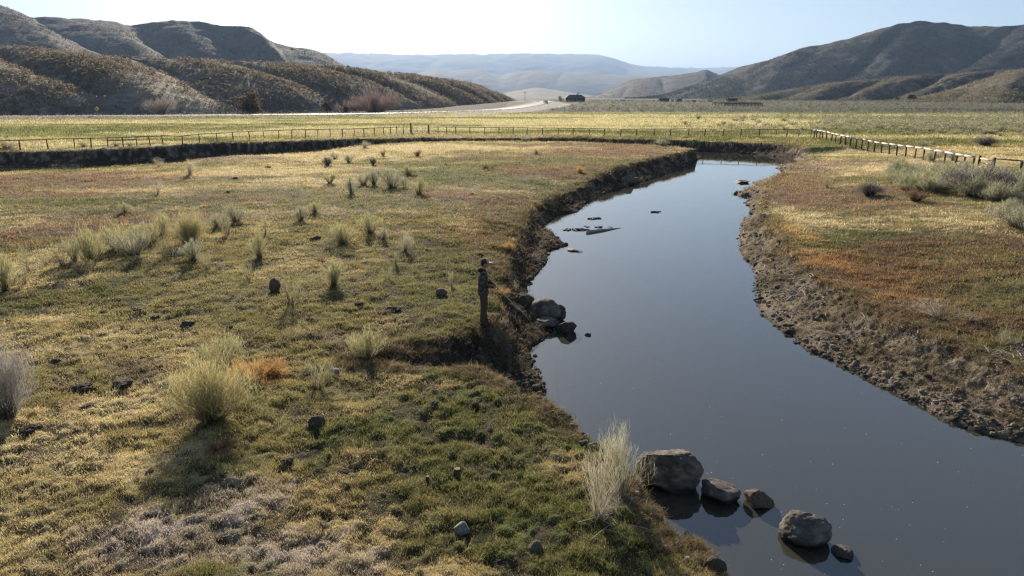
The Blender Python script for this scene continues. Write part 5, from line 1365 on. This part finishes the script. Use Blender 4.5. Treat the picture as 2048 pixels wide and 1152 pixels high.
# jacket
jv = [(0, 0, .88), (-.01, 0, 1.0), (-.015, 0, 1.15), (0, 0, 1.33), (.0, 0, 1.44), (.012, 0, 1.50)]
je = [(i, i + 1) for i in range(5)]; jr = [(.15, .20), (.135, .175), (.13, .17), (.13, .185), (.09, .13), (.07, .07)]
for s in (-1, 1):
    n0 = len(jv); e_, w_ = hand[s]
    jv += [(-.005, s * .19, 1.42), tuple(e_ + Vector((-.03, s * .005, .02))), tuple(e_ * .45 + w_ * .55), tuple(w_ - (w_ - e_).normalized() * .01)]
    jr += [.075, .064, .054, .046]; je += [(3, n0), (n0, n0 + 1), (n0 + 1, n0 + 2), (n0 + 2, n0 + 3)]
jm = MB(); vs_, fs_ = skin_raw(jv, je, jr, 1, 1); jm.add(vs_, fs_)
jk = link("jacket", fuse(jm, "jacket", m_c, .012), person)
hm_ = MB(); ell(hm_, (-.075, 0, 1.51), (.075, .10, .065)); ell(hm_, (-.02, 0, 1.50), (.085, .10, .04))
link("hood", fuse(hm_, "hood", M_dk, .01), jk)
for s in (-1, 1):
    e_, w_ = hand[s]; m = MB(); dd = (w_ - e_).normalized(); m.tube([w_ - dd * .035, w_ - dd * .002], [.047, .044], 12); m.build("cuff", M_dk, jk, True)
    m = MB(); m.box((.135, s * .08, 1.0), (.02, .09, .10)); 
m = MB(); m.tube([(0, -.0, .865), (0, 0, .89)], [.17, .17], 20); 
# trousers
tv = [(0, 0, .95)]; te = []; tr = [(.13, .17)]
for s in (-1, 1):
    n0 = len(tv); L = legs[s]
    tv += [(L[0][0], L[0][1], .86), L[1], (L[1][0] - .025, L[1][1], .34), (L[2][0], L[2][1], .12)]
    tr += [.112, .088, .080, .070]; te += [(0, n0), (n0, n0 + 1), (n0 + 1, n0 + 2), (n0 + 2, n0 + 3)]
tm = MB(); vs_, fs_ = skin_raw(tv, te, tr, 0, 1); tm.add(vs_, fs_)
link("trousers", fuse(tm, "trousers", M_pants, .012), person)
for s in (-1, 1):
    L = legs[s][2]; bm_ = MB()
    ell(bm_, (L[0] + .0, L[1], .09), (.07, .06, .11)); ell(bm_, (L[0] + .10, L[1] + s * .02, .045), (.11, .052, .05)); ell(bm_, (L[0] - .02, L[1], .04), (.072, .056, .055)); ell(bm_, (L[0] + .05, L[1] + s * .01, .055), (.09, .055, .06))
    bo = link("boot", fuse(bm_, "boot", M_boot, .009), person)
    m = MB(); m.box((L[0] + .06, L[1] + s * .015, .008), (.27, .10, .022)); m.build("sole", M_rubber, bo)
# hair and cap
hr = MB(); ell(hr, HC + Vector((-.022, 0, .012)), (.088, .082, .10)); link("hair", fuse(hr, "hair", M_hair, .009), person)
cp = MB(); ell(cp, HC + Vector((-.003, 0, .058)), (.108, .09, .085)); cpo = link("cap", fuse(cp, "cap", M_cap, .008), person)
cw = MB(); ell(cw, HC + Vector((.048, 0, .066)), (.066, .076, .074)); link("front_panel", fuse(cw, "front_panel", M_capw, .008), cpo)
bb = MB(); ell(bb, HC + Vector((.145, 0, .030)), (.085, .072, .010), 18, 8); link("brim", fuse(bb, "brim", M_capw, .006), cpo)
for s in (-1, 1):
    m = MB(); ell(m, HC + Vector((.084, s * .031, .0)), (.012, .015, .008), 8, 6); m.build("eye", M_blk, person, True)

# fishing rod, held in the hands
bpy.context.view_layer.update()
MW = person.matrix_world
h0 = MW @ (hand[1][1] + (hand[1][1] - hand[1][0]).normalized() * .09 + Vector((0, -.03, 0)))
h1 = MW @ (hand[-1][1] + (hand[-1][1] - hand[-1][0]).normalized() * .09 + Vector((0, .03, 0)))
tx, ty = U(1088, 672, -1.0)
tip = Vector((tx, ty, -1.0)); grip = (h0 + h1) / 2
butt = grip - (tip - grip).normalized() * .35
rod = empty("fishing_rod", grip); tag(rod, "thin fishing rod held by the person, pointing down towards the boulders", "fishing rod")
def rel(p): return p - grip
m = MB(); m.tube([rel(butt), rel(grip + (tip - grip).normalized() * .15)], [.014, .012], 8); m.build("handle", M_cap, rod, True)
m = MB(); dd = (tip - grip).normalized(); m.tube([rel(grip + dd * .15), rel(grip * .5 + tip * .5 + Vector((0, 0, .05))), rel(tip)], [.010, .007, .004], 6); m.build("blank", M_railtop, rod, True)
m = MB(); ell(m, rel(grip + dd * .05 + Vector((0, 0, -.06))), (.03, .03, .035)); rl = m.build("reel", M_metal, rod, True)
m = MB(); m.tube([rel(grip + dd * .05 + Vector((.02, 0, -.06))), rel(grip + dd * .05 + Vector((.07, -.03, -.07)))], .005, 5); m.build("crank", M_metal, rl)


# ------------------------------------------------------------------ haze
HZ = 7.0e-5
hm = bpy.data.materials.new("haze_air"); hm.use_nodes = True; ht = hm.node_tree; ht.nodes.clear()
pv = ht.nodes.new("ShaderNodeVolumePrincipled"); ho = ht.nodes.new("ShaderNodeOutputMaterial")
pv.inputs["Color"].default_value = (.46, .66, 1.0, 1); pv.inputs["Density"].default_value = HZ; pv.inputs["Anisotropy"].default_value = .22
ht.links.new(pv.outputs[0], ho.inputs["Volume"])
hb = MB(); hb.box((0, 14000, 600), (44000, 36000, 1206))
haze = hb.build("haze", hm); tag(haze, kind="stuff", label="pale blue haze over the valley", cat="haze")
